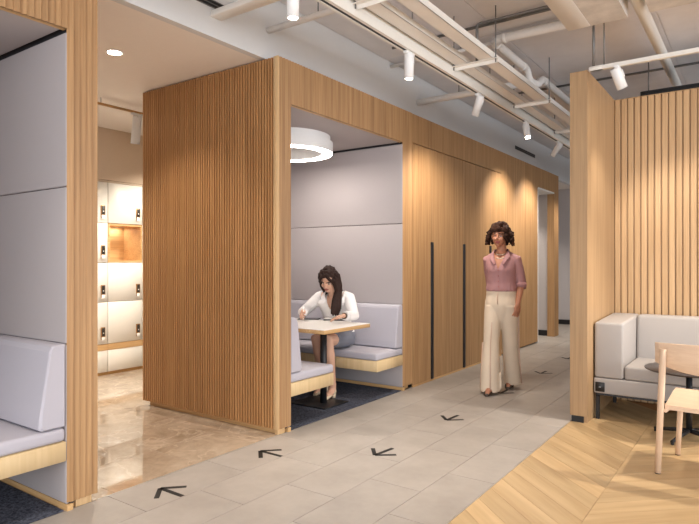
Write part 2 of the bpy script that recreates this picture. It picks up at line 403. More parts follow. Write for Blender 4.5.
def booth(y0, y1, o0, o1, label):
    """wooden booth open to +x: outer y0..y1, opening o0..o1"""
    b = thing('seating_booth', label, 'booth', (0, 0, 0))
    x0 = XBK + 0.02
    sw = MB().box((x0, y0 + 0.030, ZB), (-3.018, o0 - 0.045, ZT)).build('side_wall', 'oak', b)
    fw = MB().box((x0, o1 + 0.045, ZB), (-3.018, y1 - (0.030 if y1 < 3 else 0.0), ZT)).build('side_wall', 'oak', b)
    bw = MB().box((x0, o0 - 0.045, 0), (x0 + 0.03, o1 + 0.045, ZT)).build('back_wall', 'fabric_grey', b)
    MB().box((-3.2, o0 - 0.045, ZO + 0.03), (-3.018, o1 + 0.045, ZT)).build('header', 'oak', b)
    # jamb linings and head lining in solid oak
    # slats on the facade
    facade_slats(sw, y0 + (0.018 if y0 > 1 else 0), o0, ZB, ZT)
    facade_slats(fw, o1, y1, ZB, ZT)
    hd = [c for c in b.children if c.name.startswith('header')][0]
    facade_slats(hd, o0, o1, ZO, ZT)
    # soffit edge under the header slats
    MB().box((-3.05, o0, ZO), (-3.012, o1, ZO + 0.03)).build('head_lining', 'oak_y', b)
    # upholstered panels on both end walls: three tiers each, ceiling and their dark shadow gaps
    for yy, s in ((o0, 1), (o1, -1)):
        box((x0 + 0.03, yy - s * 0.045, 0.03), (-3.019, yy - s * 0.012, ZO + 0.03)).build('seam_backing', 'seam_dark', b)
        for z0, z1 in ((0.035, 0.886), (0.889, 1.726), (1.729, ZO - 0.016)):
            MB().rbox((x0 + 0.035, yy - s * 0.014, z0), (-3.012, yy + s * 0.004, z1), 0.014, 4).build('upholstered_panel', 'fabric_grey', b)
        MB().box((x0 + 0.03, yy - s * 0.03, 0.0), (-3.004, yy + s * 0.002, 0.034)).build('skirting', 'oak_x', b)
    for z0, z1 in ((0.035, 0.886), (0.889, 1.726), (1.729, ZO - 0.016)):
        MB().rbox((x0 + 0.03, o0 + 0.03, z0), (x0 + 0.06, o1 - 0.03, z1), 0.008, 3).build('upholstered_panel', 'fabric_grey', b)
    MB().rbox((x0 + 0.032, o0 + 0.014, ZO), (-3.05, o1 - 0.014, ZO + 0.03), 0.006, 2).build('ceiling_panel', 'fabric_grey', b)
    # recessed plinth
    MB().box((x0 + 0.02, y0 + 0.045, 0), (-3.04, o0 - 0.03, ZB)).build('plinth', 'oak_x', b)
    MB().box((x0 + 0.02, o1 + 0.03, 0), (-3.04, y1 - 0.03, ZB)).build('plinth', 'oak_x', b)
    # carpet
    tag(box((x0 + 0.06, o0 + 0.012, 0), (-3.022, o1 - 0.012, 0.006)).build('carpet', 'carpet', b), 'mottled navy carpet')
    return b, sw, fw
bA, swA, fwA = booth(-0.30, 1.826, -0.105, 1.655, 'oak seating booth beside the passage, its lilac-grey bench empty')
bB, swB, fwB = booth(3.30, 5.40, 3.452, 5.210, 'oak seating booth with slatted side wall and a seated person inside')
# slatted side of the second booth (faces the passage)
SP = 0.0298
sm = MB().prism([(0, 0), (0.0165, 0), (0.0165, 0.030), (0, 0.030)], 0, ZT - ZB - 0.004).mesh('slat')
n = int((-3.055 - XBK) / SP) + 1
for k in range(n): mobj('slat', sm, 'oak_slat', swB, (-3.060 - 0.0180 - k * SP, 3.30, ZB))
# the corner post of light oak
MB().rbox((-3.050, 3.299, ZB), (-3.001, 3.318, ZT), 0.002, 1).build('corner_post', 'oak_lip', bB)
MB().box((-3.052, 3.322, 0.0), (-3.022, 3.40, ZB)).build('post_foot', 'oak_lip', bB)
sm2 = MB().prism([(0, 0), (0.0165, 0), (0.0165, 0.030), (0, 0.030)], 0, ZT - ZB - 0.004).mesh('slat')
for k in range(n): mobj('slat', sm2, 'oak_slat', fwA, (-3.030 - 0.0180 - k * SP, 1.796, ZB))
MB().box((-3.052, 1.71, 0.0), (-3.022, 1.80, ZB)).build('post_foot', 'oak_lip', bA)

# ------------------------------------------------------------------ corridor wall with three concealed doors
cw_ = struct('wall_corridor', MB().box((-4.6, 5.40, ZB), (-3.034, 9.67, ZT)).box((-4.6, 9.67, 2.58), (-3.018, 10.60, ZT)).box((-3.12, 10.62, 0), (-3.018, 10.86, ZT)), 'oak', 'oak-clad corridor wall with flush doors')
facade_slats(cw_, 5.415, 8.005, 2.60, ZT, d1=0.006, d2=0.012)
facade_slats(cw_, 8.01, 9.67, 0.02, ZT, d1=0.004, d2=0.0115, x=-3.018)
MB().box((-3.04, 8.005, 0.02), (-3.017, 9.67, ZT)).build('wall_backing', 'oak', cw_)
MB().box((-3.04, 5.40, 2.598), (-3.017, 8.01, ZT)).build('wall_backing', 'oak', cw_)
facade_slats(cw_, 9.67, 10.60, 2.566, ZT, d1=0.004, d2=0.0115)
facade_slats(cw_, 10.60, 10.87, 0.0, ZT, d1=0.004, d2=0.0115)
MB().box((-4.6, 5.40, 0), (-3.05, 9.66, ZB)).build('plinth', 'black_metal', cw_)
MB().box((-3.13, 10.597, 0), (-3.005, 10.62, 2.566)).build('door_lining', 'oak', cw_)
MB().box((-4.6, 9.655, 0), (-3.005, 9.672, 2.566)).build('door_lining', 'white_paint', cw_)
MB().box((-4.6, 9.67, 2.556), (-3.005, 10.60, 2.58)).build('head_lining', 'white_paint', cw_)
struct('wall_doorway', box((-4.62, 10.68, 0), (-3.125, 10.80, ZT)), 'grey_wall', 'grey wall seen through the open doorway')
struct('baseboard_doorway', box((-4.62, 10.665, 0), (-3.125, 10.68, 0.10)), 'baseboard_black', 'black baseboard inside the doorway')
struct('wall_doorway_end', box((-4.75, 5.40, 0), (-4.62, 12.9, ZT)), 'grey_wall', 'grey wall at the end of the doorway')
for i in range(3):
    y0 = 5.418 + i * 0.862; y1 = y0 + 0.858
    lab = ['flush oak door next to the seating booth', 'middle flush oak door of the three', 'flush oak door behind the walking person'][i]
    d = struct('door_%d' % (i + 1), box((-3.033, y0, 0.022), (-3.012, y1, 2.588)), 'oak', lab)
    hy = y0 + 0.43
    facade_slats(d, y0, hy - 0.024, 0.022, 2.588, d1=0.003, d2=0.0075, x=-3.012)
    facade_slats(d, hy + 0.024, y1, 0.022, 2.588, d1=0.003, d2=0.0075, x=-3.012)
    for z0, z1, nm in ((1.555, 2.588, 'cover_strip'),):
        box((-3.012, hy - 0.024, z0), (-3.0055, hy + 0.024, z1)).build(nm, 'oak', d)
    MB().rbox((-3.012, hy - 0.023, 0.024), (-2.990, hy + 0.023, 1.553), 0.004, 2).build('handle', 'black_metal', d)
    o = MB().box((-3.02, y0, 0.0), (-3.006, y1, 0.02)).build('threshold', 'oak_y', d)
struct('gap_shade_strip', box((-3.033, 5.402, 0.03), (-3.022, 5.417, 2.60)), 'seam_dark', 'dark strip painted in for the shadow gap beside the first flush door')  # dark colour stands in for the shade in the door gap

# ------------------------------------------------------------------ partition and fluted wall on the right
pt = struct('wall_partition', box((-1.296, 5.024, 0.055), (-1.158, 6.18, ZT)), 'panel_wood', 'light oak partition at the end of the oak floor')
box((-1.296, 5.02, 0.055), (-1.158, 5.024, ZT)).build('end_panel', 'panel_wood', pt)
box((-1.285, 5.03, 0), (-1.19, 6.15, 0.055)).build('plinth', 'black_metal', pt)
MB().box((-1.189, 5.04, 0), (-1.162, 6.15, 0.055)).build('plinth', 'panel_wood', pt)
fw_ = struct('wall_fluted', box((-1.158, 6.125, 0), (5.0, 6.25, ZT - 0.01)), 'panel_wood', 'oak wall of vertical battens behind the sofa')
bat = MB().prism([(0, 0.0), (0, -0.019), (0.003, -0.022), (0.043, -0.022), (0.046, -0.019), (0.046, 0)], 0, ZT - 0.008).mesh('batten')
wood('batten_wood', srgb(182, 146, 106), srgb(214, 180, 138), 'Z', 0.08)
box((-1.158, 6.101, ZT - 0.008), (5.0, 6.25, ZT)).build('cap_board', 'panel_wood', fw_)
for k in range(70): mobj('batten', bat, 'batten_wood', fw_, (-1.152 + k * 0.058, 6.125, 0))

# ------------------------------------------------------------------ benches and booth table
def bench(name, label, ywall, s, xin, xout, group, dp=0.50):
    """s=-1: back against +y wall, sits towards -y"""
    t = thing(name, label, 'bench', ((xin + xout) / 2, ywall + s * 0.006, 0), 0, group)
    hx = (xout - xin) / 2
    def Y(v): return s * v
    def B(x0, x1, a, b, z0, z1, r, seg=4): return MB().rbox((x0, min(Y(a), Y(b)), z0), (x1, max(Y(a), Y(b)), z1), r, seg)
    B(-hx, hx, 0.0, dp - 0.005, 0.268, 0.372, 0.003, 1).build('seat_base', 'bench_wood', t)
    sc = B(-hx, hx - 0.002, 0.0, dp, 0.374, 0.446, 0.022).build('seat_cushion', 'fabric_seat', t)
    # backrest: wedge, thick at the foot
    r = []; xs_ = [-hx, -hx + 0.012, hx - 0.014, hx - 0.002]
    prof = [(0.0, 0.450), (0.125, 0.450), (0.140, 0.462), (0.136, 0.52), (0.085, 0.855), (0.072, 0.880), (0.050, 0.890), (0.0, 0.890)]
    for i, x in enumerate(xs_):
        q = 0.010 if i in (0, 3) else 0
        cy_, cz_ = 0.06, 0.67
        r.append([(x, Y(cy_ + (a - cy_) * (1 - q / 0.06)), cz_ + (z - cz_) * (1 - q / 0.25)) for a, z in prof])
    MB().loft(r, False, True).build('backrest', 'fabric_seat', t)
    return t
bench('upholstered_bench', 'lilac-grey bench seat in the empty booth by the passage', 1.655, -1, XBK + 0.09, -3.006, 'booth benches')
bench('upholstered_bench', 'lilac-grey bench the seated person sits on', 5.210, -1, XBK + 0.09, -3.006, 'booth benches')
bench('upholstered_bench', 'empty lilac-grey bench facing the seated person across the table', 3.452, 1, XBK + 0.09, -3.006, 'booth benches', 0.565)
tb = thing('booth_table', 'white-topped oak-edged table on a black post in the booth', 'table', (-3.50, 4.29, 0.006))
ty0, ty1, tx0, tx1 = 3.945 - 4.29, 4.665 - 4.29, -4.585 + 3.50, -3.055 + 3.50
MB().rbox((tx0, ty0, 0.698), (tx1, ty1, 0.732), 0.002, 1).build('tabletop', 'oak_y', tb)
MB().box((tx0 + 0.001, ty0 + 0.001, 0.732), (tx1 - 0.001, ty1 - 0.001, 0.736)).build('laminate', 'table_white', tb)
MB().tube([(0.17, 0, 0.01), (0.17, 0, 0.705)], 0.031, 20).build('post', 'black_metal', tb)
MB().rbox((-0.09, -0.18, 0), (0.33, 0.18, 0.012), 0.02, 2).build('base_plate', 'black_metal', tb)

# ------------------------------------------------------------------ ring lamp in the booth
rl = thing('ring_lamp', 'white ring ceiling lamp glowing over the booth table', 'lamp', (-3.82, 4.33, 2.395))
def ring(r0, r1, z0, z1, n=64):
    m = MB(); rs = [(r0, z0), (r1, z0), (r1, z1), (r0, z1)]
    vs = [(r * math.cos(2 * math.pi * k / n), r * math.sin(2 * math.pi * k / n), z) for k in range(n) for r, z in rs]
    fs = [(4 * k + i, 4 * k + (i + 1) % 4, 4 * ((k + 1) % n) + (i + 1) % 4, 4 * ((k + 1) % n) + i) for k in range(n) for i in range(4)]
    m.add(vs, fs, False); return m
ring(0.345, 0.455, 0.006, 0.112).build('housing', 'lamp_white', rl)
ring(0.352, 0.448, 0.0, 0.0055).build('diffuser', 'ring_glow', rl)
ring(0.37, 0.43, 0.112, ZO - 2.395).build('mount', 'lamp_white', rl)

# ------------------------------------------------------------------ lockers
def locker(y0, label, cubby):
    W_ = 0.468; X = -6.30
    t = thing('locker_cabinet', label, 'locker', (X, y0 + W_ / 2, 0), 0, 'white locker columns')
    h = W_ / 2 - 0.001
    b = MB().box((-0.40, -h, 0), (-0.38, h, 2.29)).box((-0.40, -h, 0), (-0.022, -h + 0.012, 2.29)).box((-0.40, h - 0.012, 0), (-0.022, h, 2.29)).box((-0.40, -h, 2.275), (-0.0, h, 2.295))
    b.build('carcass', 'warm_wall', t)
    rows = [(0.862, 1.322), (1.328, 1.790), (1.796, 2.272), (0.366, 0.856)]
    for i, (z0, z1) in enumerate(rows):
        if cubby and i == 1:
            m = MB(); w = 0.022
            m.box((-0.36, -h, z0), (0.0, -h + w, z1)).box((-0.36, h - w, z0), (0.0, h, z1)).box((-0.36, -h + w, z0), (0.0, h - w, z0 + w)).box((-0.36, -h + w, z1 - w), (0.0, h - w, z1)).box((-0.375, -h, z0), (-0.36, h, z1))
            m.build('open_cubby', 'oak_y', t)
            li = bpy.data.lights.new('cubby_fill', 'AREA'); li.size = 0.05; li.shape = 'RECTANGLE'; li.size_y = 0.3; li.energy = 1.2; li.color = WARM  # fill light added to lighten the cubby, no known lamp
            lo = bpy.data.objects.new('cubby_fill', li); COL.objects.link(lo); lo.parent = t; lo.location = (-0.30, 0, z1 - w - 0.006)
            MB().box((-0.33, -0.17, z1 - w - 0.005), (-0.27, 0.17, z1 - w)).build('added_fill_strip', 'lamp_white', t)  # strip added to carry the fill light
            continue
        d = MB().rbox((-0.02, -h + 0.002, z0), (0, h - 0.002, z1), 0.002, 1).build('door', 'locker_white', t)
        zl = z0 + 0.05
        MB().rbox((0, 0.142, zl), (0.012, 0.196, zl + 0.15), 0.004, 2).build('lock', 'brass', d)
        MB().rbox((0.0121, 0.150, zl + 0.045), (0.016, 0.188, zl + 0.142), 0.003, 2).build('keypad', 'lock_dark', d)
        MB().box((0.016, 0.163, zl + 0.075), (0.018, 0.175, zl + 0.087)).build('button', 'tag_white', d)
        MB().rbox((0.0121, 0.146, zl - 0.012), (0.016, 0.192, zl + 0.036), 0.002, 1).build('number_tag', 'tag_white', d)
    MB().box((-0.03, -h, 0.290), (0.002, h, 0.362)).build('rail', 'oak_y', t)
    MB().rbox((-0.02, -h + 0.002, 0.035), (0, h - 0.002, 0.288), 0.002, 1).build('base_panel', 'locker_white', t)
    MB().box((-0.03, -h, 0.0), (-0.004, h, 0.033)).build('plinth', 'brass', t)
    return t
for k, y0 in enumerate([3.961 - 0.47 * 3, 3.961 - 0.47 * 2, 3.961 - 0.47, 3.961, 3.961 + 0.47, 3.961 + 0.94]):
    locker(y0, ['white locker column behind the empty booth, farthest from the open cubby', 'white locker column behind the empty booth, two past the cubby column', 'white locker column of full doors right beside the open cubby, by the passage', 'white locker column with an open oak cubby among its doors', 'white locker column beside the open cubby, hidden behind the slatted booth', 'white locker column deep behind the slatted booth'][k], k == 3)

# ------------------------------------------------------------------ spotlights
def aim_rot(d):
    return Vector((0, 0, -1)).rotation_difference(Vector(d).normalized())
def spot_lamp(name, label, p, d, power, group, length=0.185, r=0.035, stem=0.07, ang=55, blend=0.6, mat='lamp_white', col=WARM, adapter=True):
    """p: point on the underside of the track; d: beam direction"""
    t = thing(name, label, 'spotlight', p, 0, group)
    if adapter: MB().rbox((-0.018, -0.06, -0.022), (0.018, 0.06, 0), 0.004, 2).build('adapter', mat, t)
    q = aim_rot(d); M = q.to_matrix()
    piv = Vector((0, 0, -stem))
    MB().tube([(0, 0, -0.02), (0, 0, -stem)], 0.009, 10).build('stem', mat, t)
    b = lathe([(0.006, 0.06), (r * 0.9, 0.06), (r, 0.052), (r, 0.052 - length), (r * 0.86, 0.052 - length), (r * 0.80, 0.064 - length), (0.004, 0.064 - length)], 28)
    b.v = [tuple(piv + M @ Vector((v[0], v[1], v[2]))) for v in b.v]
    b.build('body', mat, t)
    g = lathe([(0.002, 0), (r * 0.80, 0), (r * 0.80, 0.004), (0.002, 0.004)], 24)
    off = Vector((0, 0, 0.064 - length - 0.0045)); g.v = [tuple(piv + M @ (Vector(v) + off)) for v in g.v]
    g.build('lens', 'lamp_glow', t)
    y = MB().tube([piv + M @ Vector((r + 0.004, 0, -0.03)), piv + M @ Vector((r + 0.004, 0, 0.03)), piv + Vector((0, 0, 0.02))], 0.005, 8); y.build('bracket', mat, t)
    li = bpy.data.lights.new('spot_beam', 'SPOT'); li.energy = power; li.color = col; li.spot_size = R(ang); li.spot_blend = blend; li.shadow_soft_size = 0.03
    lo = bpy.data.objects.new('spot_beam', li); COL.objects.link(lo); lo.parent = t
    lo.location = piv + M @ Vector((0, 0, 0.052 - length - 0.012)); lo.rotation_mode = 'QUATERNION'; lo.rotation_quaternion = q
    return t
ZTR = 2.915; XT = -2.17
tr = thing('track_rail', 'white linear profile with a black-grooved lighting track along the bulkhead', 'track', (XT, 4.5, ZTR))
MB().box((-0.035, -8.0, 0.032), (0.035, 7.6, 0.135)).build('profile', 'white_metal', tr)
MB().box((-0.035, -8.0, 0.0), (-0.016, 7.6, 0.032)).box((0.010, -8.0, 0.0), (0.035, 7.6, 0.032)).build('track', 'white_metal', tr)
MB().box((-0.016, -8.0, 0.004), (0.010, 7.6, 0.032)).build('groove', 'black_plastic', tr)
for yy in (-3.2, -0.6, 1.9, 4.4, 6.6):
    MB().tube([(0, yy, 0.13), (0, yy, ZC - ZTR - 0.006)], 0.004, 8).build('hanger_rod', 'galvanised', tr)
SPW = 85
WW = 120     # wall-washing heads
aims = [(2.512, (0, 0, -1), 'above the first slatted corner', SPW, 70), (3.85, (0, 0, -1), 'above the ring lamp booth', SPW, 70), (5.19, (-0.55, 0.45, -1), 'above the first oak door', WW, 100),
        (6.54, (0.35, -0.45, -1), 'tilted towards the walkway, shining brightly', SPW, 80), (7.82, (-0.75, 0.15, -1), 'tilted towards the oak wall', WW, 100),
        (9.05, (-0.75, 0.10, -1), 'behind the oak partition', WW, 100), (10.3, (-0.5, 0.3, -1), 'far along the track, behind the oak partition', SPW, 90),
        (1.2, (-0.1, 0.2, -1), 'added out of view above the walkway before the empty booth', 55, 80), (-0.2, (-0.3, 0.2, -1), 'added out of view at the near end of the walkway', 55, 80), (-1.6, (0.3, 0, -1), 'added out of view near the back windows', SPW, 80)]  # these three heads are added out of view for more light
for y, d, lab, pw, an in aims:
    spot_lamp('track_spotlight', 'white cylindrical track spotlight ' + lab, (XT, y, ZTR), d, pw, 'spotlights on the long track', ang=an, blend=0.9)

# ------------------------------------------------------------------ cable trays, struts
def tray(x0, x1, z0, h, lab):
    t = thing('cable_tray', lab, 'cable tray', ((x0 + x1) / 2, 4.5, z0)); w = (x1 - x0) / 2
    MB().box((-w, -8, 0), (w, 7.6, 0.003)).build('tray_floor', 'cream_metal', t)
    for sx in (-1, 1): MB().box((sx * w, -8, 0.0), (sx * (w - 0.003), 7.6, h)).build('tray_side', 'white_metal', t)
    return t
tray(-2.105, -1.995, 2.99, 0.045, 'cream cable tray beside the lighting track')
tray(-1.890, -1.775, 2.99, 0.050, 'cream cable tray on the side away from the lighting track')
for i, y in enumerate((3.07, 4.54, 6.01, 7.5, 1.6, 0.1)):
    t = thing('tray_bracket', 'perforated metal bracket hanging the cable trays ' + ['above the booth opening', 'below the bent grey pipe', 'near the oak partition', 'behind the oak partition', 'over the walkway start', 'over the near walkway'][i], 'bracket', (-1.94, y, 2.955), 0, 'tray brackets')
    MB().box((-0.20, -0.02, 0.028), (0.20, 0.02, 0.032)).box((-0.20, 0.017, 0.0), (0.20, 0.02, 0.03)).build('angle', 'cream_metal', t)
    for sx in (0.185, -0.183):
        MB().tube([(sx, 0, 0.0), (sx, 0, ZC - 2.955 - 0.006)], 0.005, 8).build('rod', 'galvanised', t)
        MB().tube([(sx, 0, 0.032), (sx, 0, 0.042)], 0.011, 6, False).build('nut', 'galvanised', t)

# ------------------------------------------------------------------ pipes, ducts and conduits at the ceiling
def pipe(name, label, pts, r, mat, cat='pipe', clips=None, group=None):
    t = thing(name, label, cat, pts[0], 0, group); p0 = Vector(pts[0]); P = [Vector(p) - p0 for p in pts]
    # rounded corners
    Q = [P[0]]
    for i in range(1, len(P) - 1):
        a, b, c = P[i - 1], P[i], P[i + 1]; d = min(r * 2.4, (a - b).length * 0.45, (c - b).length * 0.45)
        u, v = (a - b).normalized() * d, (c - b).normalized() * d
        for k in range(5):
            s = k / 4; Q.append((b + u) * (1 - s) ** 2 + b * 2 * s * (1 - s) + (b + v) * s * s)
    Q.append(P[-1]); MB().tube(Q, r, 16).build('pipe_body', mat, t)
    for i in range(1, len(P) - 1):
        for e, d in ((P[i - 1], 0), (P[i + 1], 0)):
            u = (e - P[i]); L = u.length
            if L > r * 6: u.normalize(); MB().tube([P[i] + u * r * 2.4, P[i] + u * (r * 2.4 + r * 0.9)], r * 1.12, 16).build('collar', mat, t)
    for c in (clips or []):
        q = Vector(c) - p0; MB().tube([q, (q.x, q.y, ZC - 0.006 - p0.z)], 0.005, 8).build('clip_rod', 'galvanised', t)
    return t
bb = thing('boxed_beam', 'cream boxed duct running from the bulkhead to the lighting track', 'duct', (XB, 2.813, 3.05))
MB().rbox((0, -0.05, 0), (1.35, 0.05, 0.042), 0.003, 1).build('duct_body', 'cream_metal', bb)
for sx in (0.3, 1.2): MB().tube([(sx, 0, 0.04), (sx, 0, ZC - 3.05 - 0.006)], 0.004, 8).build('hanger_rod', 'galvanised', bb)
def cross_pipe(y, z, r, x1, lab):
    return pipe('cross_pipe', lab, [(XB, y, z), (x1, y, z)], r, 'pipe_grey', clips=[(XB + 0.5, y, z), (x1 - 0.3, y, z)], group='pipes out of the bulkhead')
cross_pipe(3.35, 3.142, 0.024, -2.0, 'cream pipe out of the bulkhead above the slatted corner')
cross_pipe(5.20, 3.37, 0.016, -2.06, 'thin cream pipe close under the slab')
cross_pipe(5.79, 3.128, 0.035, -2.0, 'thick cream pipe out of the bulkhead above the first oak door')
pipe('drain_pipe', 'bent grey drain pipe with elbows under the slab', [(-0.87, 5.06, 3.34), (-1.99, 5.06, 3.34), (-1.99, 6.02, 3.34), (-1.99, 6.10, 3.24), (-1.96, 6.30, 3.24), (-1.96, 6.42, 3.34), (-1.96, 9.0, 3.34)], 0.040, 'pipe_grey')
pipe('conduit', 'thin dark conduit that drops at the cable tray', [(-0.4, 4.74, 3.385), (-2.0, 4.74, 3.385), (-2.0, 4.74, 3.05)], 0.012, 'galvanised', 'conduit')
pipe('conduit', 'thin dark conduit crossing above the cable trays', [(-0.4, 4.82, 3.395), (-2.9, 4.82, 3.395)], 0.012, 'galvanised', 'conduit')
pipe('conduit', 'long grey conduit across the slab behind the fluted wall', [(-2.9, 7.02, 3.401), (3.5, 7.02, 3.401)], 0.012, 'galvanised', 'conduit')
pipe('white_pipe', 'thick white pipe running over the fluted wall', [(-0.755, -1.0, 3.30), (-0.755, 9.5, 3.30)], 0.044, 'white_metal')
du = thing('ceiling_duct', 'flat white duct under the slab above the oak floor', 'duct', (-1.185, 2.9, 3.20))
MB().rbox((-0.085, -3.0, 0), (0.085, 1.97, 0.21), 0.003, 1).build('duct_body', 'cream_metal', du)
struct('ceiling_beam', box((-1.098, -1.0, 3.205), (-0.83, 4.88, ZC - 0.001)), 'concrete_raw', 'raw concrete downstand beam beside the white duct')
struct('ceiling_beam', box((-0.68, -1.0, 3.215), (0.6, 4.90, ZC - 0.001)), 'concrete_raw', 'wide raw concrete downstand beside the thick white pipe')
fc = thing('fan_unit', 'black ventilation unit above the fluted wall', 'ventilation unit', (-0.45, 6.75, 2.98))
MB().rbox((-0.55, -0.2, 0), (0.9, 0.2, 0.09), 0.01, 2).build('casing', 'black_plastic', fc)
for k in range(3): MB().box((-0.53, -0.204, 0.02 + k * 0.028), (0.88, -0.2, 0.03 + k * 0.028)).build('louvre', 'black_metal', fc)
for sx in (-0.5, 0.7): MB().tube([(sx, 0, 0.09), (sx, 0, ZC - 2.986)], 0.006, 8).build('hanger_rod', 'galvanised', fc)

# right-hand lighting track with its spotlight
YT2, ZT2 = 5.0, 2.880
t2 = thing('track_rail', 'white lighting track above the sofa corner', 'track', (-1.125, YT2, ZT2))
MB().box((0, -0.018, 0), (4.2, 0.018, 0.032)).build('track', 'white_metal', t2)
MB().box((0.02, -0.0185, 0.010), (4.2, -0.018, 0.014)).build('groove', 'pipe_grey', t2)
MB().rbox((-0.012, -0.02, 0.0), (0.09, 0.02, 0.034), 0.003, 1).build('end_feed', 'cream_metal', t2)
for sx, r in ((0.02, 0.010), (0.10, 0.005), (2.0, 0.005)): MB().tube([(sx, 0, 0.03), (sx, 0, ZC - ZT2 - 0.006 if sx > 0.9 else ZC - ZT2 - 0.006)], r, 8).build('hanger_rod', 'galvanised', t2)
spot_lamp('track_spotlight', 'white track spotlight tilted at the fluted wall above the sofa', (-0.925, YT2, ZT2), (0.30, 0.42, -1), 60, 'spotlights on the sofa track', length=0.16, r=0.040, stem=0.07, ang=95)
spot_lamp('track_spotlight', 'white track spotlight over the low table, beyond the chair', (0.75, YT2, ZT2), (-0.42, -0.1, -1), 190, 'spotlights on the sofa track', length=0.15, r=0.038, stem=0.05, ang=85)
spot_lamp('track_spotlight', 'white track spotlight at the far end of the sofa track', (1.6, YT2, ZT2), (-0.5, -0.15, -1), 90, 'spotlights on the sofa track', length=0.15, r=0.038, stem=0.095, ang=85)

# locker passage: recessed downlights and a small track
def downlight(x, y, power, lab):
    t = thing('recessed_downlight', lab, 'downlight', (x, y, ZS if y < 9 or y > 11 else 2.556), 0, 'recessed downlights')
    ring(0.050, 0.062, -0.004, 0.0, 32).build('trim_ring', 'lamp_white', t)
    lathe([(0.002, -0.002), (0.050, -0.002), (0.050, 0.0), (0.002, 0.0)], 24).build('lens', 'lamp_glow', t)
    li = bpy.data.lights.new('downlight_beam', 'SPOT'); li.energy = power; li.color = WARM; li.spot_size = R(110); li.spot_blend = 0.8; li.shadow_soft_size = 0.04
    lo = bpy.data.objects.new('downlight_beam', li); COL.objects.link(lo); lo.parent = t; lo.location = (0, 0, -0.012)
downlight(-3.985, 2.56, 120, 'small recessed downlight in the ceiling between the booths')
downlight(-5.5, 2.6, 80, 'small recessed downlight added out of view before the lockers')  # unseen, added to light the lockers
downlight(-5.5, 4.3, 80, 'small recessed downlight added out of view before the lockers behind the slatted booth')  # unseen, added to light the lockers
t3 = thing('track_rail', 'thin track rail in the locker passage', 'track', (-5.175, 3.6, 2.84))
MB().box((-0.012, -2.5, 0), (0.012, 2.0, 0.02)).build('track', 'brass', t3)
for yy in (-2.2, -0.42, 1.8): MB().tube([(0, yy, 0.02), (0, yy, ZS - 2.84)], 0.004, 8).build('hanger_rod', 'galvanised', t3)
spot_lamp('track_spotlight', 'white spotlight hanging before the lockers', (-5.175, 3.575, 2.84), (-0.22, 0.05, -1), 85, 'spotlights in the locker passage', length=0.27, r=0.045, stem=0.09, ang=110)
spot_lamp('track_spotlight', 'white spotlight added out of view in the passage behind the slatted booth', (-5.175, 4.6, 2.84), (-0.6, 0.0, -1), 85, 'spotlights in the locker passage', length=0.27, r=0.045, stem=0.09, ang=110)  # unseen head added to brighten the locker passage
spot_lamp('track_spotlight', 'white spotlight added out of view in the passage behind the empty booth', (-5.175, 2.3, 2.84), (-0.6, 0.2, -1), 85, 'spotlights in the locker passage', length=0.27, r=0.045, stem=0.09, ang=110)  # unseen head added to brighten the locker passage
# unseen downlights added to brighten the far corridor end and the doorway
downlight(-3.7, 11.6, 120, 'small recessed downlight added unseen past the far end of the oak wall')
downlight(-3.65, 10.15, 70, 'small recessed downlight added unseen inside the doorway')

# ------------------------------------------------------------------ floor arrows
def arrow(x, y, ang, lab):
    """tip at (x, y); points along direction ang"""
    m = MB(); w = 0.0145
    def stroke(a, L):
        c, s = math.cos(a), math.sin(a); n = (-s * w, c * w)
        m.prism([(n[0], n[1]), (-n[0], -n[1]), (c * L - n[0], s * L - n[1]), (c * L + n[0], s * L + n[1])], 0.0004, 0.0014)
    b = ang + math.pi
    stroke(b, 0.20); stroke(b + R(45), 0.148); stroke(b - R(45), 0.148)
    o = m.build('floor_arrow', 'vinyl_black', None, (x, y, 0)); tag(o, lab, 'floor arrow', 'black floor arrows')
arrow(-2.868, 2.138, math.pi, 'black floor arrow pointing at the marble passage, close to the empty booth')
arrow(-2.865, 2.968, math.pi, 'black floor arrow pointing at the marble passage, close to the slatted corner')
arrow(-2.160, 3.356, R(-97), 'black floor arrow in the walkway level with the slatted corner')
arrow(-2.150, 4.452, R(-94), 'black floor arrow in the walkway before the booth opening')
arrow(-2.150, 5.68, R(-92), 'black floor arrow at the walking person\'s feet')
arrow(-2.139, 6.976, R(-92), 'black floor arrow behind the walking person')
arrow(-2.167, 8.246, R(-92), 'black floor arrow farthest down the walkway')

# ------------------------------------------------------------------ sofa, low table, chair
sf = thing('sofa', 'light grey fabric sofa with square arm and black legs against the fluted wall', 'sofa', (-1.152, 5.215, 0))
SL = 2.1
MB().rbox((0.0, 0.0, 0.222), (SL, 0.77, 0.352), 0.012, 3).build('base', 'fabric_sofa', sf)
def arm(x0, x1):
    m = MB().rbox((x0, 0.0, 0.354), (x1, 0.77, 0.82), 0.022, 4)
    m.v = [(v[0], v[1], v[2] + (0.03 * v[1] / 0.77 if v[2] > 0.6 else 0)) for v in m.v]
    a = m.build('arm', 'fabric_sofa', sf)
    for xe in (x0 + 0.012, x1 - 0.012):
        MB().tube([(xe, -0.001 + 0.012, 0.366), (xe, 0.008, 0.79), (xe, 0.03, 0.812), (xe, 0.75, 0.842)], 0.004, 8).build('piping', 'piping', a)
    MB().tube([(x0 + 0.012, 0.010, 0.808), (x1 - 0.012, 0.010, 0.808)], 0.004, 8).build('piping', 'piping', a)
arm(0.004, 0.232); arm(SL - 0.232, SL - 0.004)
bk = MB().rbox((0.234, 0.56, 0.354), (SL - 0.234, 0.77, 0.85), 0.03, 5)
bk.v = [(v[0], v[1] + (0.05 * (v[2] - 0.47) / 0.38 if v[1] < 0.66 and v[2] > 0.47 else 0), v[2]) for v in bk.v]
bk.build('back_cushion', 'fabric_sofa', sf)
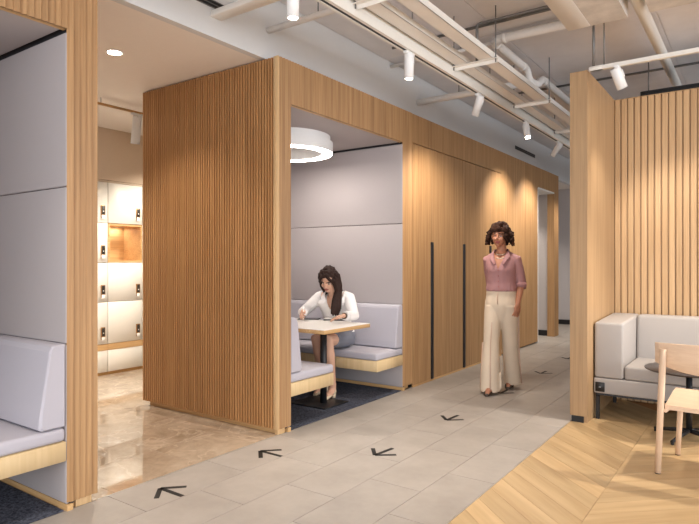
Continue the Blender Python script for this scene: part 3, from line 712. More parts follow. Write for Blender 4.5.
for a, b in ((0.236, SL / 2 - 0.001), (SL / 2 + 0.001, SL - 0.236)):
    MB().rbox((a, 0.004, 0.354), (b, 0.60, 0.468), 0.022, 4).build('seat_cushion', 'fabric_sofa', sf)
for x in (0.012, SL - 0.04):
    m = MB().box((x, 0.02, 0.0), (x + 0.028, 0.05, 0.22)).box((x, 0.72, 0.0), (x + 0.028, 0.75, 0.22)).box((x, 0.02, 0.192), (x + 0.028, 0.75, 0.222)); m.build('leg_frame', 'black_metal', sf)
MB().box((0.012, 0.012, 0.205), (SL - 0.012, 0.03, 0.222)).build('front_rail', 'black_metal', sf)
sk = MB().rbox((0.014, -0.008, 0.237), (0.088, 0.001, 0.317), 0.003, 1).build('socket', 'black_plastic', sf)
MB().rbox((0.032, -0.011, 0.255), (0.070, -0.008, 0.299), 0.002, 1).build('socket_insert', 'black_metal', sk)
MB().box((0.043, -0.0122, 0.275), (0.059, -0.011, 0.279)).build('socket_slot', 'aluminium', sk)
lt = thing('low_table', 'round dark low table on a black cross base before the sofa', 'table', (-0.434, 5.03, 0))
if True:
    lathe([(0.01, 0.508), (0.285, 0.508), (0.300, 0.516), (0.303, 0.522), (0.300, 0.526), (0.01, 0.526)], 64).build('tabletop', 'table_dark', lt)
    MB().tube([(0, 0, 0.05), (0, 0, 0.509)], 0.022, 20).build('post', 'black_metal', lt)
    for k in range(4):
        a = R(250) + k * R(90); c, s = math.cos(a), math.sin(a)
        f = MB().tube([(0.0, 0, 0.062), (c * 0.10, s * 0.10, 0.05), (c * 0.26, s * 0.26, 0.022)], [0.018, 0.016, 0.012], 8, True)
        f.build('foot', 'black_metal', lt)
        MB().tube([(c * 0.25, s * 0.25, 0.0), (c * 0.25, s * 0.25, 0.02)], 0.012, 10).build('glide', 'black_plastic', lt)
ch = thing('wooden_chair', 'pale ash chair with curved backrest and round legs', 'chair', (-0.490, 4.10, 0), R(-4))
# local: rear-left leg at the origin, seat goes +y, width +x
CW = 0.46
def leg(p, q, r0, r1):
    MB().tube([p, Vector(p).lerp(Vector(q), 0.5), q], [r0, (r0 + r1) / 2, r1], 16).build('leg', 'ash_z', ch)
    MB().tube([(p[0], p[1], 0.0), (p[0], p[1], 0.008)], r0 * 0.9, 12).build('leg_cap', 'black_plastic', ch)
for sx in (0, 1):
    e = -1 if sx == 0 else 1
    x = sx * CW
    leg((x + e * 0.034, -0.01, 0.006), (x, -0.025, 0.785), 0.0185, 0.0200)
    leg((x + e * 0.005, 0.47, 0.006), (x - e * 0.02, 0.44, 0.430), 0.0165, 0.0185)
    MB().tube([(x - e * 0.01, -0.012, 0.40), (x - e * 0.014, 0.44, 0.40)], 0.012, 10).build('side_rail', 'ash', ch)
# seat with a gentle dish
nx, ny = 10, 10; vs = []; fs = []
for lay in (0, 1):
    for j in range(ny + 1):
        for i in range(nx + 1):
            u, v = i / nx, j / ny; w = CW / 2 - 0.004 + 0.02 * v
            x = CW / 2 + (2 * u - 1) * w; y = 0.005 + v * 0.47
            dish = -0.012 * (1 - (2 * u - 1) ** 2) * math.sin(math.pi * min(1, v * 1.05)) - 0.012 * max(0, v - 0.8) / 0.2
            vs.append((x, y, 0.405 + 0.04 * v + (0.028 + dish if lay else 0)))
K = (nx + 1) * (ny + 1); I = lambda l, j, i: l * K + j * (nx + 1) + i
for j in range(ny):
    for i in range(nx):
        fs.append((I(1, j, i), I(1, j, i + 1), I(1, j + 1, i + 1), I(1, j + 1, i))); fs.append((I(0, j, i), I(0, j + 1, i), I(0, j + 1, i + 1), I(0, j, i + 1)))
for j in range(ny): fs += [(I(0, j, 0), I(1, j, 0), I(1, j + 1, 0), I(0, j + 1, 0)), (I(0, j, nx), I(0, j + 1, nx), I(1, j + 1, nx), I(1, j, nx))]
for i in range(nx): fs += [(I(0, 0, i), I(0, 0, i + 1), I(1, 0, i + 1), I(1, 0, i)), (I(0, ny, i), I(1, ny, i), I(1, ny, i + 1), I(0, ny, i + 1))]
MB().add(vs, fs, False).build('seat', 'ash', ch)
rings = []
for i in range(17):
    u = -1 + 2 * i / 16; x = CW / 2 + u * (CW / 2 + 0.055); y = 0.006 - 0.055 * (1 - u * u) + 0.02
    top = 0.823 - 0.006 * u * u; bot = 0.640 + 0.055 * u * u
    rings.append([(x, y - 0.008, bot + 0.004), (x, y - 0.008, top - 0.004), (x, y - 0.004, top), (x, y + 0.006, top), (x, y + 0.009, top - 0.005), (x, y + 0.009, bot + 0.005), (x, y + 0.004, bot), (x, y - 0.004, bot)])
MB().loft(rings, True, True).build('backrest', 'ash', ch)
#PEOPLE
# ------------------------------------------------------------------ people
plain('skin_light', srgb(214, 168, 142), 0.55, noise=0.04, nscale=20)
plain('skin_tan', srgb(176, 120, 92), 0.55, noise=0.05, nscale=20)
plain('lips', srgb(160, 84, 78), 0.45); plain('eye_white', srgb(235, 230, 225), 0.3); plain('eye_dark', srgb(38, 26, 22), 0.3)
plain('hair_brown', srgb(54, 33, 24), 0.85, spec=0.2, noise=0.5, nscale=60, bump=0.8, bscale=120)
plain('hair_dark', srgb(48, 31, 25), 0.7, spec=0.25, noise=0.45, nscale=70, bump=0.6, bscale=150)
plain('blouse_mauve', srgb(164, 120, 120), 0.8, noise=0.08, nscale=25, bump=0.4, bscale=60)
plain('trouser_cream', srgb(214, 196, 174), 0.85, noise=0.06, nscale=12, bump=0.3, bscale=50)
plain('trouser_seam', srgb(200, 170, 152), 0.85)
plain('shirt_white', srgb(238, 234, 232), 0.8, noise=0.04, nscale=20, bump=0.4, bscale=50)
plain('skirt_grey', srgb(116, 118, 128), 0.9, noise=0.15, nscale=200, bump=0.2, bscale=300)
plain('shoe_dark', srgb(58, 46, 36), 0.45); plain('shoe_beige', srgb(214, 196, 168), 0.5)
plain('necklace', srgb(214, 200, 180), 0.3, 0.4); plain('watch', srgb(90, 66, 44), 0.4)
plain('screen_dark', srgb(20, 22, 30), 0.15); plain('paper', srgb(240, 238, 232), 0.7); plain('cover_dark', srgb(40, 40, 48), 0.5)

def fuse(name, mb, voxel, it=4, fac=0.5):
    """one continuous surface out of overlapping shapes"""
    o = bpy.data.objects.new('tmp', mb.mesh('tmp')); COL.objects.link(o)
    r = o.modifiers.new('r', 'REMESH'); r.mode = 'VOXEL'; r.voxel_size = voxel; r.use_smooth_shade = True
    m = o.modifiers.new('s', 'SMOOTH'); m.iterations = it; m.factor = fac
    dg = bpy.context.evaluated_depsgraph_get(); dg.update()
    me = bpy.data.meshes.new_from_object(o.evaluated_get(dg)); me.name = name
    old = o.data; bpy.data.objects.remove(o); bpy.data.meshes.remove(old)
    me.polygons.foreach_set('use_smooth', [True] * len(me.polygons)); me.materials.clear()
    return me
def cut(me, test):
    bm = bmesh.new(); bm.from_mesh(me)
    bmesh.ops.delete(bm, geom=[f for f in bm.faces if test(f.calc_center_median())], context='FACES'); bm.to_mesh(me); bm.free()
def sm_rings(rings, k=4):
    n = len(rings); R_ = [[Vector(p) for p in r] for r in rings]; out = []
    for i in range(n - 1):
        a, b, c, d = R_[max(i - 1, 0)], R_[i], R_[i + 1], R_[min(i + 2, n - 1)]
        for j in range(k):
            t = j / k; out.append([0.5 * (2 * q + (r - p) * t + (2 * p - 5 * q + 4 * r - w) * t * t + (3 * q - p - 3 * r + w) * t ** 3) for p, q, r, w in zip(a, b, c, d)])
    out.append(R_[-1]); return out
def ringz(c, rx, ry, n=24, tilt=0.0, rz=0.0):
    out = []
    for k in range(n):
        a = 2 * math.pi * k / n; x, y = rx * math.cos(a), ry * math.sin(a)
        x, y = x * math.cos(rz) - y * math.sin(rz), x * math.sin(rz) + y * math.cos(rz)
        out.append((c[0] + x, c[1] + y, c[2] + y * tilt))
    return out
def headM(pos, yaw, pitch, roll=0):
    """head frame: origin = head centre, face towards -y"""
    return Matrix.Translation(pos) @ Matrix.Rotation(yaw, 4, 'Z') @ Matrix.Rotation(pitch, 4, 'X') @ Matrix.Rotation(roll, 4, 'Y')
def head_shape(mb, M):
    R3 = M.to_3x3(); E = lambda c, r: mb.ell(M @ Vector(c), r, R3)
    E((0, 0.012, 0.022), (0.073, 0.092, 0.090)); E((0, -0.022, -0.045), (0.058, 0.062, 0.062)); E((0, -0.062, -0.092), (0.024, 0.020, 0.018))
    E((0.030, -0.058, -0.030), (0.026, 0.024, 0.026)); E((-0.030, -0.058, -0.030), (0.026, 0.024, 0.026))
    E((0, -0.074, 0.018), (0.050, 0.012, 0.010))
    mb.tube([M @ Vector(p) for p in ((0, -0.078, 0.014), (0, -0.092, -0.012), (0, -0.103, -0.030))], [0.007, 0.010, 0.013], 10)
    E((0.011, -0.088, -0.034), (0.009, 0.010, 0.008)); E((-0.011, -0.088, -0.034), (0.009, 0.010, 0.008))
    E((0, -0.082, -0.058), (0.023, 0.012, 0.0065)); E((0, -0.081, -0.069), (0.020, 0.012, 0.007))
    for s in (-1, 1): E((s * 0.073, 0.012, -0.012), (0.010, 0.022, 0.032))
def paint_face(me, M, skin):
    for n in (skin, 'lips', 'eye_white', 'eye_dark'): me.materials.append(MAT[n])
    Mi = M.inverted()
    for p in me.polygons:
        c = Mi @ p.center
        if c.y > -0.04 or abs(c.x) > 0.07 or abs(c.z) > 0.12: continue
        ax = abs(c.x)
        if (c.x / 0.024) ** 2 + ((c.z + 0.063) / 0.013) ** 2 < 1: p.material_index = 1
        elif ((ax - 0.030) / 0.0065) ** 2 + ((c.z + 0.002) / 0.0065) ** 2 < 1: p.material_index = 3
        elif ((ax - 0.030) / 0.013) ** 2 + ((c.z + 0.002) / 0.0045) ** 2 < 1: p.material_index = 2
        elif abs(ax - 0.031) < 0.019 and abs(c.z - 0.023 + 0.15 * abs(ax - 0.028)) < 0.0045: p.material_index = 3
def hand(mb, wrist, u, nrm, thumb_side, curl=0.35, sc=1.0):
    """u: finger direction, nrm: towards the palm side, thumb_side: +1/-1 along u x nrm"""
    w_ = Vector(wrist); u = Vector(u).normalized(); nrm = Vector(nrm); nrm = (nrm - u * nrm.dot(u)).normalized(); lat = u.cross(nrm) * thumb_side
    R3 = Matrix((lat, u, nrm)).transposed()
    mb.ell(w_ + u * 0.045 * sc, (0.040 * sc, 0.056 * sc, 0.017 * sc), R3)
    mb.ell(w_ + u * 0.010 * sc, (0.027 * sc, 0.034 * sc, 0.019 * sc), R3)
    for k, L in enumerate((0.070, 0.078, 0.072, 0.056)):
        p = w_ + u * 0.080 * sc + lat * (0.031 - k * 0.0205) * sc; d = (u + lat * (0.10 - k * 0.07)).normalized(); pts = [p - d * 0.03 * sc, p]
        a = curl * 0.7
        for seg in (0.45, 0.32, 0.25):
            p = p + (d * math.cos(a) + nrm * math.sin(a)) * L * seg * sc; pts.append(p); a += curl
        mb.tube(pts, [0.0095 * sc, 0.0095 * sc, 0.009 * sc, 0.008 * sc, 0.0065 * sc], 8)
    p = w_ + u * 0.022 * sc + lat * 0.030 * sc; d = (u * 0.75 + lat * 0.6 + nrm * 0.35).normalized()
    mb.tube([w_ + u * 0.012 * sc + lat * 0.012 * sc, p, p + d * 0.032 * sc, p + (d + u * 0.3) * 0.052 * sc], [0.013 * sc, 0.0125 * sc, 0.010 * sc, 0.0075 * sc], 8)
def hair_cap(mb, M, rnd, thick, amp, n, zlow, face_w=0.052, zbang=0.055):
    """curls all round the skull except for the face window"""
    for _ in range(n):
        v = Vector((rnd.gauss(0, 1), rnd.gauss(0, 1), rnd.gauss(0, 1))).normalized()
        p = Vector((v.x * (0.076 + thick), 0.014 + v.y * (0.088 + thick), 0.020 + v.z * (0.094 + thick)))
        if p.z < zlow: continue
        if p.y < -0.02 and p.z < zbang and abs(p.x) < face_w + 0.012: continue
        mb.ell(M @ p, [amp * rnd.uniform(0.75, 1.25)] * 3, None, 10, 8)

# ---- the walking person
PW = Vector((-2.18, 5.80, 0)); rw = R(9)
pw = thing('person', 'person in mauve blouse and cream flared trousers walking along the grey walkway', 'person', PW, rw)
M = headM((-0.012, -0.035, 1.600), R(-2), R(4), R(3))
body = MB(); head_shape(body, M)
body.tube([(0, 0.02, 1.40), (0, 0.010, 1.47), (-0.008, -0.005, 1.56)], [0.058, 0.050, 0.052], 16)
body.loft(sm_rings([ringz((0, 0.005, 0.80), 0.12, 0.09), ringz((0, 0.0, 0.92), 0.165, 0.112), ringz((0, 0, 1.06), 0.125, 0.092), ringz((0, -0.006, 1.16), 0.125, 0.094), ringz((0, -0.012, 1.26), 0.145, 0.108), ringz((0, 0.0, 1.34), 0.145, 0.090), ringz((0, 0.008, 1.395), 0.105, 0.068), ringz((0, 0.012, 1.44), 0.058, 0.052)]))
# legs, front one is the person's right
LF = [(-0.080, 0, 0.88), (-0.088, -0.075, 0.50), (-0.066, -0.135, 0.10)]; LR = [(0.080, 0, 0.88), (0.078, 0.055, 0.49), (0.062, 0.215, 0.12)]
for L in (LF, LR): body.tube([L[0], Vector(L[0]).lerp(Vector(L[1]), 0.5), L[1], Vector(L[1]).lerp(Vector(L[2]), 0.35), L[2]], [0.088, 0.074, 0.056, 0.055, 0.036], 16)
def foot(mb, ankle, heel, toe):
    a, h, t = Vector(ankle), Vector(heel), Vector(toe)
    mb.tube([a + Vector((0, 0, 0.05)), a, h.lerp(t, 0.35) + Vector((0, 0, 0.035)), h.lerp(t, 0.72) + Vector((0, 0, 0.02)), t + Vector((0, 0, 0.014))], [0.036, 0.036, 0.036, 0.034, 0.018], 12)
foot(body, LF[2], (-0.066, -0.10, 0.045), (-0.075, -0.33, 0.012)); foot(body, LR[2], (0.062, 0.235, 0.085), (0.055, 0.055, 0.012))
AL = [(0.148, 0.012, 1.350), (0.192, 0.035, 1.125), (0.172, -0.045, 0.90)]; AR = [(-0.140, 0.012, 1.350), (-0.140, 0.125, 1.14), (-0.100, 0.100, 0.91)]
for A in (AL, AR): body.tube([(A[0][0] * 0.45, A[0][1], A[0][2] + 0.045), A[0], Vector(A[0]).lerp(Vector(A[1]), 0.5), A[1], Vector(A[1]).lerp(Vector(A[2]), 0.3), A[2]], [0.046, 0.049, 0.042, 0.036, 0.037, 0.024], 14)
hand(body, AL[2], (-0.10, -0.10, -1), (-0.7, 0.5, 0), 1, 0.42); hand(body, AR[2], (0.12, -0.08, -1), (0.8, 0.3, 0), -1, 0.42)
me = fuse('body', body, 0.0048, 3); paint_face(me, M, 'skin_tan'); mobj('body', me, None, pw)
# blouse
bl = MB()
bl.loft(sm_rings([ringz((0, -0.002, 1.030), 0.150, 0.115), ringz((0, -0.004, 1.055), 0.158, 0.122), ringz((0, -0.004, 1.12), 0.150, 0.118), ringz((0, -0.012, 1.20), 0.150, 0.120), ringz((0, -0.016, 1.26), 0.155, 0.124), ringz((0, -0.004, 1.335), 0.155, 0.106), ringz((0, 0.006, 1.395), 0.118, 0.082), ringz((0, 0.012, 1.435), 0.074, 0.066), ringz((0, 0.014, 1.462), 0.066, 0.060)]))
for A, cz in ((AL, 0.26), (AR, 0.26)):
    e = Vector(A[1]); c = e.lerp(Vector(A[2]), cz)
    bl.tube([(A[0][0] * 0.45, A[0][1], A[0][2] + 0.045), (A[0][0], A[0][1], A[0][2] + 0.004), Vector(A[0]).lerp(e, 0.5), e, c], [0.046, 0.056, 0.055, 0.052, 0.050], 16)
rnd = random.Random(3)
for k in range(9):   # soft folds at the waist and sleeve
    a = -0.13 + 0.26 * k / 8; bl.tube([(a, -0.108 * math.sqrt(max(0.02, 1 - (a / 0.16) ** 2)) - 0.008, 1.035), (a * 0.93 + rnd.uniform(-0.01, 0.01), -0.105 * math.sqrt(max(0.02, 1 - (a / 0.16) ** 2)) - 0.010, 1.11)], [0.012, 0.004], 8)
for t_ in (0.70, 0.84, 0.97):
    p = Vector(AL[0]).lerp(Vector(AL[1]), t_); bl.tube([p + Vector((-0.02, 0.0, 0.012)), p + Vector((0.02, 0.0, -0.012))], 0.054, 14)
me = fuse('blouse', bl, 0.006, 3)
cut(me, lambda c: c.y < 0.02 and c.z > 1.262 and abs(c.x + 0.006) < (c.z - 1.262) * 0.42 + 0.002)
cut(me, lambda c: c.z > 1.450)
b = mobj('blouse', me, 'blouse_mauve', pw)
sol = b.modifiers.new('thick', 'SOLIDIFY'); sol.thickness = 0.003
for s in (-1, 1):
    P = [(0.0, 0.078, 1.462), (s * 0.058, 0.050, 1.468), (s * 0.074, -0.005, 1.460), (s * 0.072, -0.062, 1.420), (s * 0.056, -0.102, 1.368), (s * 0.034, -0.126, 1.315)]
    rr = []
    for i, p in enumerate(P):
        o = Vector((p[0], p[1] - 0.012, 0)).normalized(); wd_ = 0.020 + 0.004 * i if i < 5 else 0.010
        p = Vector(p); q = p + o * (0.018 + 0.006 * (i > 2)) + Vector((s * 0.012 * (i > 2), 0, -wd_ * (1.0 if i < 4 else 0.6)))
        rr.append([p, q, q + Vector((0, 0, -0.003)) - o * 0.004, p - o * 0.005 + Vector((0, 0, -0.003))])
    MB().loft(rr, False, True).build('collar', 'blouse_mauve', b)
for z in (1.245, 1.19, 1.135, 1.08): MB().ell((-0.004, -0.140 + abs(z - 1.25) * 0.09, z), (0.006, 0.004, 0.006), None, 10, 6).build('button', 'lips', b)
p = Vector(AL[1]).lerp(Vector(AL[2]), 0.24); d = (Vector(AL[2]) - Vector(AL[1])).normalized()
MB().tube([p - d * 0.045, p], [0.060, 0.058], 16).build('cuff', 'blouse_mauve', b)
# trousers
tr_ = MB()
tr_.loft(sm_rings([ringz((0, 0, 0.70), 0.06, 0.05), ringz((0, 0, 0.78), 0.120, 0.095), ringz((0, 0, 0.88), 0.168, 0.122), ringz((0, 0, 0.96), 0.160, 0.116), ringz((0, -0.002, 1.05), 0.142, 0.106)]))
def tleg(L, hem, rx, ry):
    tr_.loft(sm_rings([ringz((hem[0], hem[1], hem[2]), rx, ry, 20, 0.04), ringz(Vector(hem).lerp(Vector(L[1]), 0.5), rx * 0.92, ry * 0.90, 20), ringz((L[1][0], L[1][1], L[1][2]), 0.080, 0.082, 20), ringz(Vector(L[1]).lerp(Vector(L[0]), 0.55), 0.088, 0.098, 20), ringz((L[0][0], L[0][1], L[0][2]), 0.090, 0.110, 20)]))
tleg(LF, (-0.078, -0.165, 0.030), 0.100, 0.116); tleg(LR, (0.078, 0.190, 0.055), 0.088, 0.112)
for k, (x, r_) in enumerate(((-0.135, 0.010), (-0.060, 0.012), (0.03, 0.008))): tr_.tube([(x, -0.235 + abs(x + 0.08) * 0.6, 0.05), (x - 0.005, -0.165 + abs(x + 0.08) * 0.3, 0.45)], [r_, r_ * 0.5], 8)
me = fuse('trousers', tr_, 0.007, 4); cut(me, lambda c: c.z > 1.044); b = mobj('trousers', me, 'trouser_cream', pw)
MB().tube([(-0.052, -0.285, 0.045), (-0.060, -0.245, 0.25), (-0.075, -0.168, 0.50), (-0.070, -0.125, 0.72)], 0.0045, 8).build('seam', 'trouser_seam', b)
MB().tube([(-0.180, -0.165, 0.045), (-0.178, -0.12, 0.25), (-0.176, -0.075, 0.50)], 0.006, 8).build('seam', 'trouser_seam', b)
MB().tube([(0.172, 0.19, 0.06), (0.165, 0.12, 0.28), (0.166, 0.055, 0.50), (0.175, 0.0, 0.80)], 0.006, 8).build('seam', 'trouser_seam', b)
MB().loft([ringz((0, -0.002, 1.005), 0.156, 0.115, 32), ringz((0, -0.002, 1.04), 0.149, 0.111, 32)], True, False).build('waistband', 'trouser_cream', b)
MB().tube([(-0.012, -0.118, 1.02), (-0.016, -0.128, 0.96), (-0.012, -0.130, 0.90)], 0.004, 8).build('drawstring', 'trouser_seam', b)
# hair: curly bob with a fringe
rnd = random.Random(11); hr = MB(); R3 = M.to_3x3()
hr.ell(M @ Vector((0, 0.030, 0.036)), (0.086, 0.092, 0.090), R3)
hair_cap(hr, M, rnd, 0.018, 0.021, 170, -0.055, 0.060, 0.064)
for k in range(120):
    a = rnd.uniform(-0.25, math.pi + 0.25); z = rnd.uniform(-0.095, 0.04); rr_ = 0.112 + 0.022 * (0.03 - z) / 0.1
    hr.ell(M @ Vector((rr_ * math.cos(a) * 0.98, 0.015 + rr_ * 0.85 * math.sin(a), z)), [rnd.uniform(0.011, 0.022)] * 3, None, 10, 8)
for k in range(13): x = -0.062 + 0.124 * k / 12; hr.ell(M @ Vector((x, -0.082 + abs(x) * 0.25, 0.062 + rnd.uniform(-0.012, 0.006))), (0.011, 0.011, 0.022), None, 10, 8)
for k in range(150):   # loose frizzy curls
    a = rnd.uniform(-0.35, math.pi + 0.35); z = rnd.uniform(-0.075, 0.10); q = 0.114 + 0.020 * (0.1 - z) / 0.2 if z < 0.05 else 0.10 - 0.5 * (z - 0.05)
    c0 = Vector((q * math.cos(a), 0.02 + q * 0.85 * math.sin(a), z)); pts = []
    ph = rnd.uniform(0, 6); up = Vector((math.cos(a), math.sin(a), 0))
    for j in range(6): pts.append(M @ (c0 + up * (0.010 * math.sin(ph + j * 1.3) + 0.008) + Vector((-math.sin(a), math.cos(a), 0)) * 0.010 * math.cos(ph + j * 1.3) + Vector((0, 0, -0.006 * j))))
    hr.tube(pts, [0.006, 0.007, 0.007, 0.007, 0.006, 0.004], 6)
mobj('hair', fuse('hair', hr, 0.0042, 1, 0.3), 'hair_brown', pw)
# necklace of two strands, shoes
for dz, w, ln in ((0.0, 0.060, 0.022), (-0.028, 0.070, 0.034)):
    MB().tube([(w * math.cos(a), 0.010 + (0.064 + ln * 0.75) * math.sin(a) , 1.430 + dz * 0.8 + ln * 1.2 * math.sin(a)) for a in [-math.pi * k / 16 for k in range(17)]], 0.0042, 8).build('necklace', 'necklace', pw)
def shoe(h, t, heel, parent, mat, w=0.040):
    h, t = Vector(h), Vector(t); m = MB(); d = (t - h); L = d.length; fw2 = d.normalized()
    lat = Vector((-fw2.y, fw2.x, 0)).normalized(); rr = []
    for u, ww, top, bot in ((0.0, 0.55, 0.055, 0), (0.06, 0.72, 0.060, 0), (0.3, 0.80, 0.055, 0), (0.55, 0.98, 0.044, 0), (0.78, 1.0, 0.040, 0), (0.93, 0.7, 0.030, 0), (1.0, 0.3, 0.018, 0.004)):
        c = h + d * u; rr.append([c + lat * (w * ww * math.cos(a)) + Vector((0, 0, (top + bot) / 2 + (top - bot) / 2 * math.sin(a))) for a in [2 * math.pi * k / 14 for k in range(14)]])
    m.loft(rr, True, True)
    if heel > 0.01: m.tube([h + d * 0.09 + Vector((0, 0, 0.01)), (h.x + d.x * 0.09, h.y + d.y * 0.09, 0.002)], [0.024, 0.018], 12)
    return m.build('shoe', mat, parent)
shoe((-0.063, -0.085, 0.040), (-0.078, -0.345, 0.0), 0.04, pw, 'shoe_dark'); shoe((0.064, 0.255, 0.085), (0.052, 0.035, 0.002), 0.04, pw, 'shoe_dark')

# ---- the seated person
def at(x, y, Y):
    """world point where the view ray of a photo pixel meets the plane y = Y"""
    a = (x - 349.5) / FPX; d = Vector((-math.sin(YAW) + a * math.cos(YAW), math.cos(YAW) + a * math.sin(YAW), (263 - y) / FPX)); return Vector((0, 0, HCAM)) + d * (Y / d.y)
def atz(x, y, z):
    a = (x - 349.5) / FPX; d = Vector((-math.sin(YAW) + a * math.cos(YAW), math.cos(YAW) + a * math.sin(YAW), (263 - y) / FPX)); return Vector((0, 0, HCAM)) + d * ((z - HCAM) / d.z)
PS = Vector((-3.60, 4.86, 0.0))
ps = thing('person', 'person in white shirt and grey skirt sitting at the booth table, writing', 'person', PS)
L_ = lambda v: Vector(v) - PS
hd = L_(at(328.2, 279.5, 4.66)); nk = L_(at(332.5, 293.5, 4.74)); cs = L_(at(335, 304, 4.80)); wa = Vector((0.0, 0.03, 0.66)); pe = Vector((0.0, 0.03, 0.555))
M = headM(hd, R(14), R(36), R(6)); R3 = M.to_3x3()
sR, eR, wR = L_(at(319.5, 297.5, 4.74)), L_(at(302.5, 312.5, 4.66)), L_(at(303.2, 311.8, 4.44))
sL, eL, wL = L_(at(349.0, 298.0, 4.82)), L_(at(354.0, 316.0, 4.70)), L_(at(344.0, 315.8, 4.52))
yt = 0.62
kR, kL = L_(at(316.5, 341.5, 4.42)), L_(at(327.5, 342.0, 4.40)); kR.z = kL.z = 0.585
aR, aL = L_((-3.60, 4.66, 0.10)), L_(at(332.5, 388, 4.52))
def tring(c, rx, ry, rz, tilt, n=24): return ringz(c, rx, ry, n, tilt, rz)
tz = R(14)
def torso(mb, g):
    mb.loft(sm_rings([tring(pe + Vector((0, 0, -0.06)), 0.165 + g, 0.125 + g, tz, 0.1), tring(pe + Vector((0, 0, 0.03)), 0.165 + g, 0.120 + g, tz, 0.15), tring(wa, 0.128 + g, 0.098 + g, tz, 0.2), tring(wa.lerp(cs, 0.6), 0.135 + g, 0.100 + g, tz, 0.3), tring(cs, 0.155 + g, 0.105 + g, tz, 0.4), tring(cs.lerp(nk, 0.55), 0.160 + g, 0.090 + g, tz, 0.5), tring(nk + Vector((0, 0.02, -0.01)), 0.080 + g, 0.060 + g, tz, 0.5)]))
sb = MB(); head_shape(sb, M); torso(sb, 0)
sb.tube([nk + Vector((0, 0.02, -0.03)), nk + Vector((0, 0, 0.02)), hd + Vector((0.01, 0.02, -0.05))], [0.055, 0.049, 0.050], 16)
for S, Eb, Wr in ((sR, eR, wR), (sL, eL, wL)): sb.tube([S.lerp(nk, 0.4), S, S.lerp(Eb, 0.5), Eb, Eb.lerp(Wr, 0.35), Wr], [0.046, 0.048, 0.041, 0.036, 0.035, 0.024], 14)
for hp, kn, an in ((Vector((-0.085, -0.01, 0.535)), kR, aR), (Vector((0.085, 0.02, 0.535)), kL, aL)):
    sb.tube([hp, hp.lerp(kn, 0.5), kn, kn.lerp(an, 0.3), an], [0.088, 0.076, 0.058, 0.056, 0.034], 16)
    foot(sb, an, an + Vector((0.0, 0.03, -0.07)), an + Vector((0.02, -0.19, -0.088)))
hand(sb, wR, (0.35, -0.75, -0.15), (0.75, 0.2, -0.4), -1, 0.75, 0.95); hand(sb, wL, (-0.9, -0.35, -0.22), (-0.1, -0.1, -1), 1, 0.30, 0.95)
me = fuse('body', sb, 0.0048, 3); paint_face(me, M, 'skin_light'); mobj('body', me, None, ps)
sh = MB(); torso(sh, 0.016)
for S, Eb, Wr in ((sR, eR, wR), (sL, eL, wL)): sh.tube([S.lerp(nk, 0.35), S, S.lerp(Eb, 0.5), Eb, Eb.lerp(Wr, 0.5), Eb.lerp(Wr, 0.86)], [0.064, 0.064, 0.058, 0.053, 0.048, 0.042], 16)
me = fuse('shirt', sh, 0.006, 3)
fwd = Vector((math.sin(R(16)), -math.cos(R(16)), 0)); latv = Vector((math.cos(R(16)), math.sin(R(16)), 0)); zv = cs.z - 0.05
cut(me, lambda c: (c - nk).dot(fwd) > -0.01 and c.z > zv and abs((c - nk).dot(latv)) < (c.z - zv) * 0.40 + 0.003)
cut(me, lambda c: c.z < wa.z - 0.05)
b = mobj('shirt', me, 'shirt_white', ps); sol = b.modifiers.new('thick', 'SOLIDIFY'); sol.thickness = 0.003
for s in (-1, 1):
    P = [nk + latv * s * 0.052 - fwd * 0.065 + Vector((0, 0, 0.030)), nk + latv * s * 0.075 + Vector((0, 0, 0.022)), nk + latv * s * 0.066 + fwd * 0.060 + Vector((0, 0, -0.020)), nk + latv * s * 0.040 + fwd * 0.092 + Vector((0, 0, -0.075))]
    MB().loft([[p, p + latv * s * 0.030 + fwd * 0.010 + Vector((0, 0, -0.024)), p + latv * s * 0.028 + Vector((0, 0, -0.028)), p + Vector((0, 0, -0.004)) - fwd * 0.004] for p in P], False, True).build('collar', 'shirt_white', b)
for Eb, Wr in ((eR, wR), (eL, wL)): MB().tube([Eb.lerp(Wr, 0.70), Eb.lerp(Wr, 0.90)], [0.046, 0.044], 16).build('cuff', 'shirt_white', b)
sk_ = MB(); sk_.loft(sm_rings([tring(wa + Vector((0, 0, 0.0)), 0.140, 0.112, tz, 0.2), tring(pe + Vector((0, 0, 0.03)), 0.178, 0.134, tz, 0.1), tring(pe + Vector((0, 0, -0.055)), 0.178, 0.134, tz, 0.05), tring(pe + Vector((0, 0, -0.085)), 0.16, 0.11, tz, 0)]))
for hp, kn in ((Vector((-0.085, -0.01, 0.542)), kR), (Vector((0.085, 0.02, 0.542)), kL)): sk_.tube([hp, hp.lerp(kn, 0.4), hp.lerp(kn, 0.72)], [0.098, 0.090, 0.080], 16)
mid = (kR + kL) / 2; sk_.tube([Vector((0, 0, 0.555)), Vector((0, 0, 0.55)).lerp(mid, 0.40), Vector((0, 0, 0.55)).lerp(mid, 0.68)], [0.090, 0.085, 0.072], 16)
mobj('skirt', fuse('skirt', sk_, 0.007, 3), 'skirt_grey', ps)
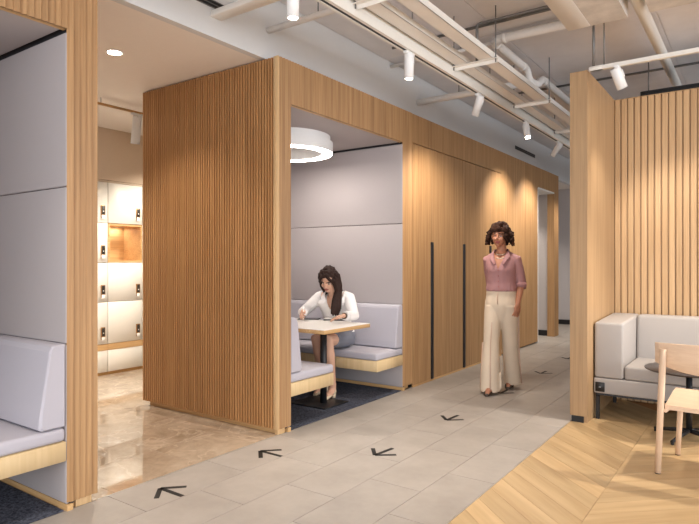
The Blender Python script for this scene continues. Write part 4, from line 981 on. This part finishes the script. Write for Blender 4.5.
# long dark hair, parted, falling over the person's left shoulder
rnd = random.Random(5); hr = MB(); hr.ell(M @ Vector((0, 0.032, 0.036)), (0.085, 0.090, 0.089), R3)
hair_cap(hr, M, rnd, 0.012, 0.017, 160, -0.06, 0.050, 0.075)
for k in range(9):
    u = k / 8; st = M @ Vector((0.076 + 0.012 * u, -0.046 + 0.11 * u, 0.030)); 
    e1 = M @ Vector((0.092 + 0.01 * u, -0.045 + 0.09 * u, -0.10)); e2 = nk + latv * (0.055 + 0.045 * u) + fwd * (0.105 - 0.05 * u) + Vector((0, 0, -0.06)); e3 = nk + latv * (0.040 + 0.05 * u) + fwd * (0.135 - 0.045 * u) + Vector((0, 0, -0.20 + 0.02 * math.sin(k * 2.1)))
    hr.tube([st, e1, e2, e2.lerp(e3, 0.5) + latv * 0.012 * math.sin(k * 1.7), e3], [0.021, 0.022, 0.021, 0.018, 0.008], 10)
for k in range(6):
    u = k / 5; st = M @ Vector((-0.074, -0.035 + 0.10 * u, 0.02)); e1 = M @ Vector((-0.078, -0.02 + 0.09 * u, -0.075)); e2 = nk + latv * (-0.088 + 0.03 * u) - fwd * (0.06 + 0.04 * u) + Vector((0, 0, -0.03)); hr.tube([st, e1, e2], [0.015, 0.018, 0.010], 10)
for k in range(6):
    x = -0.06 + 0.12 * k / 5; st = M @ Vector((x, 0.105, 0.0)); e2 = nk + latv * x * 1.3 - fwd * 0.085 + Vector((0, 0, -0.14)); hr.tube([st, st.lerp(e2, 0.5) - fwd * 0.02, e2], [0.025, 0.024, 0.012], 10)
for s in (-1, 1): hr.tube([M @ Vector((s * 0.006, -0.050, 0.108)), M @ Vector((s * 0.045, -0.078, 0.066)), M @ Vector((s * 0.074, -0.050, 0.0))], [0.015, 0.016, 0.015], 10)
mobj('hair', fuse('hair', hr, 0.005, 2), 'hair_dark', ps)
p = eL.lerp(wL, 0.97); d = (wL - eL).normalized(); MB().tube([p - d * 0.008, p + d * 0.008], 0.031, 16).build('wristwatch', 'watch', ps)
for an, nm in ((aL, 1), (aR, 2)): shoe((an.x, an.y + 0.035, an.z - 0.062), (an.x + 0.025, an.y - 0.205, 0.008), 0.04, ps, 'shoe_beige', 0.036)
# ---- things on the booth table
zt = 0.743
def flat_thing(name, label, cat, c, rz): return thing(name, label, cat, (c.x, c.y, zt), rz)
c = atz(309.5, 319.0, zt); tbl = flat_thing('tablet', 'dark tablet lying flat under the writing hand', 'tablet', c, R(28))
MB().rbox((-0.11, -0.075, 0.0), (0.11, 0.075, 0.008), 0.004, 2).build('casing', 'cover_dark', tbl); MB().box((-0.100, -0.066, 0.008), (0.100, 0.066, 0.0086)).build('screen', 'screen_dark', tbl)
c = atz(335.0, 319.8, zt); nb = flat_thing('notebook', 'dark-covered notebook with white pages on the booth table', 'notebook', c, R(32))
MB().rbox((-0.110, -0.08, 0.0), (0.110, 0.08, 0.012), 0.003, 1).build('cover', 'cover_dark', nb)
MB().rbox((-0.104, -0.074, 0.012), (0.104, 0.074, 0.020), 0.003, 1).build('pages', 'paper', nb)
hp = wR + PS + Vector((0.35, -0.75, -0.15)).normalized() * 0.085 + Vector((0.03, 0.0, -0.012))
pn = thing('pen', 'white stylus pen held in the seated person\'s right hand', 'pen', (hp.x, hp.y, 0.752))
dv = Vector((-0.10, 0.14, 0.62)).normalized()
MB().tube([Vector((0, 0, 0.002)), dv * 0.012, dv * 0.15], [0.001, 0.004, 0.004], 10).build('barrel', 'tag_white', pn)
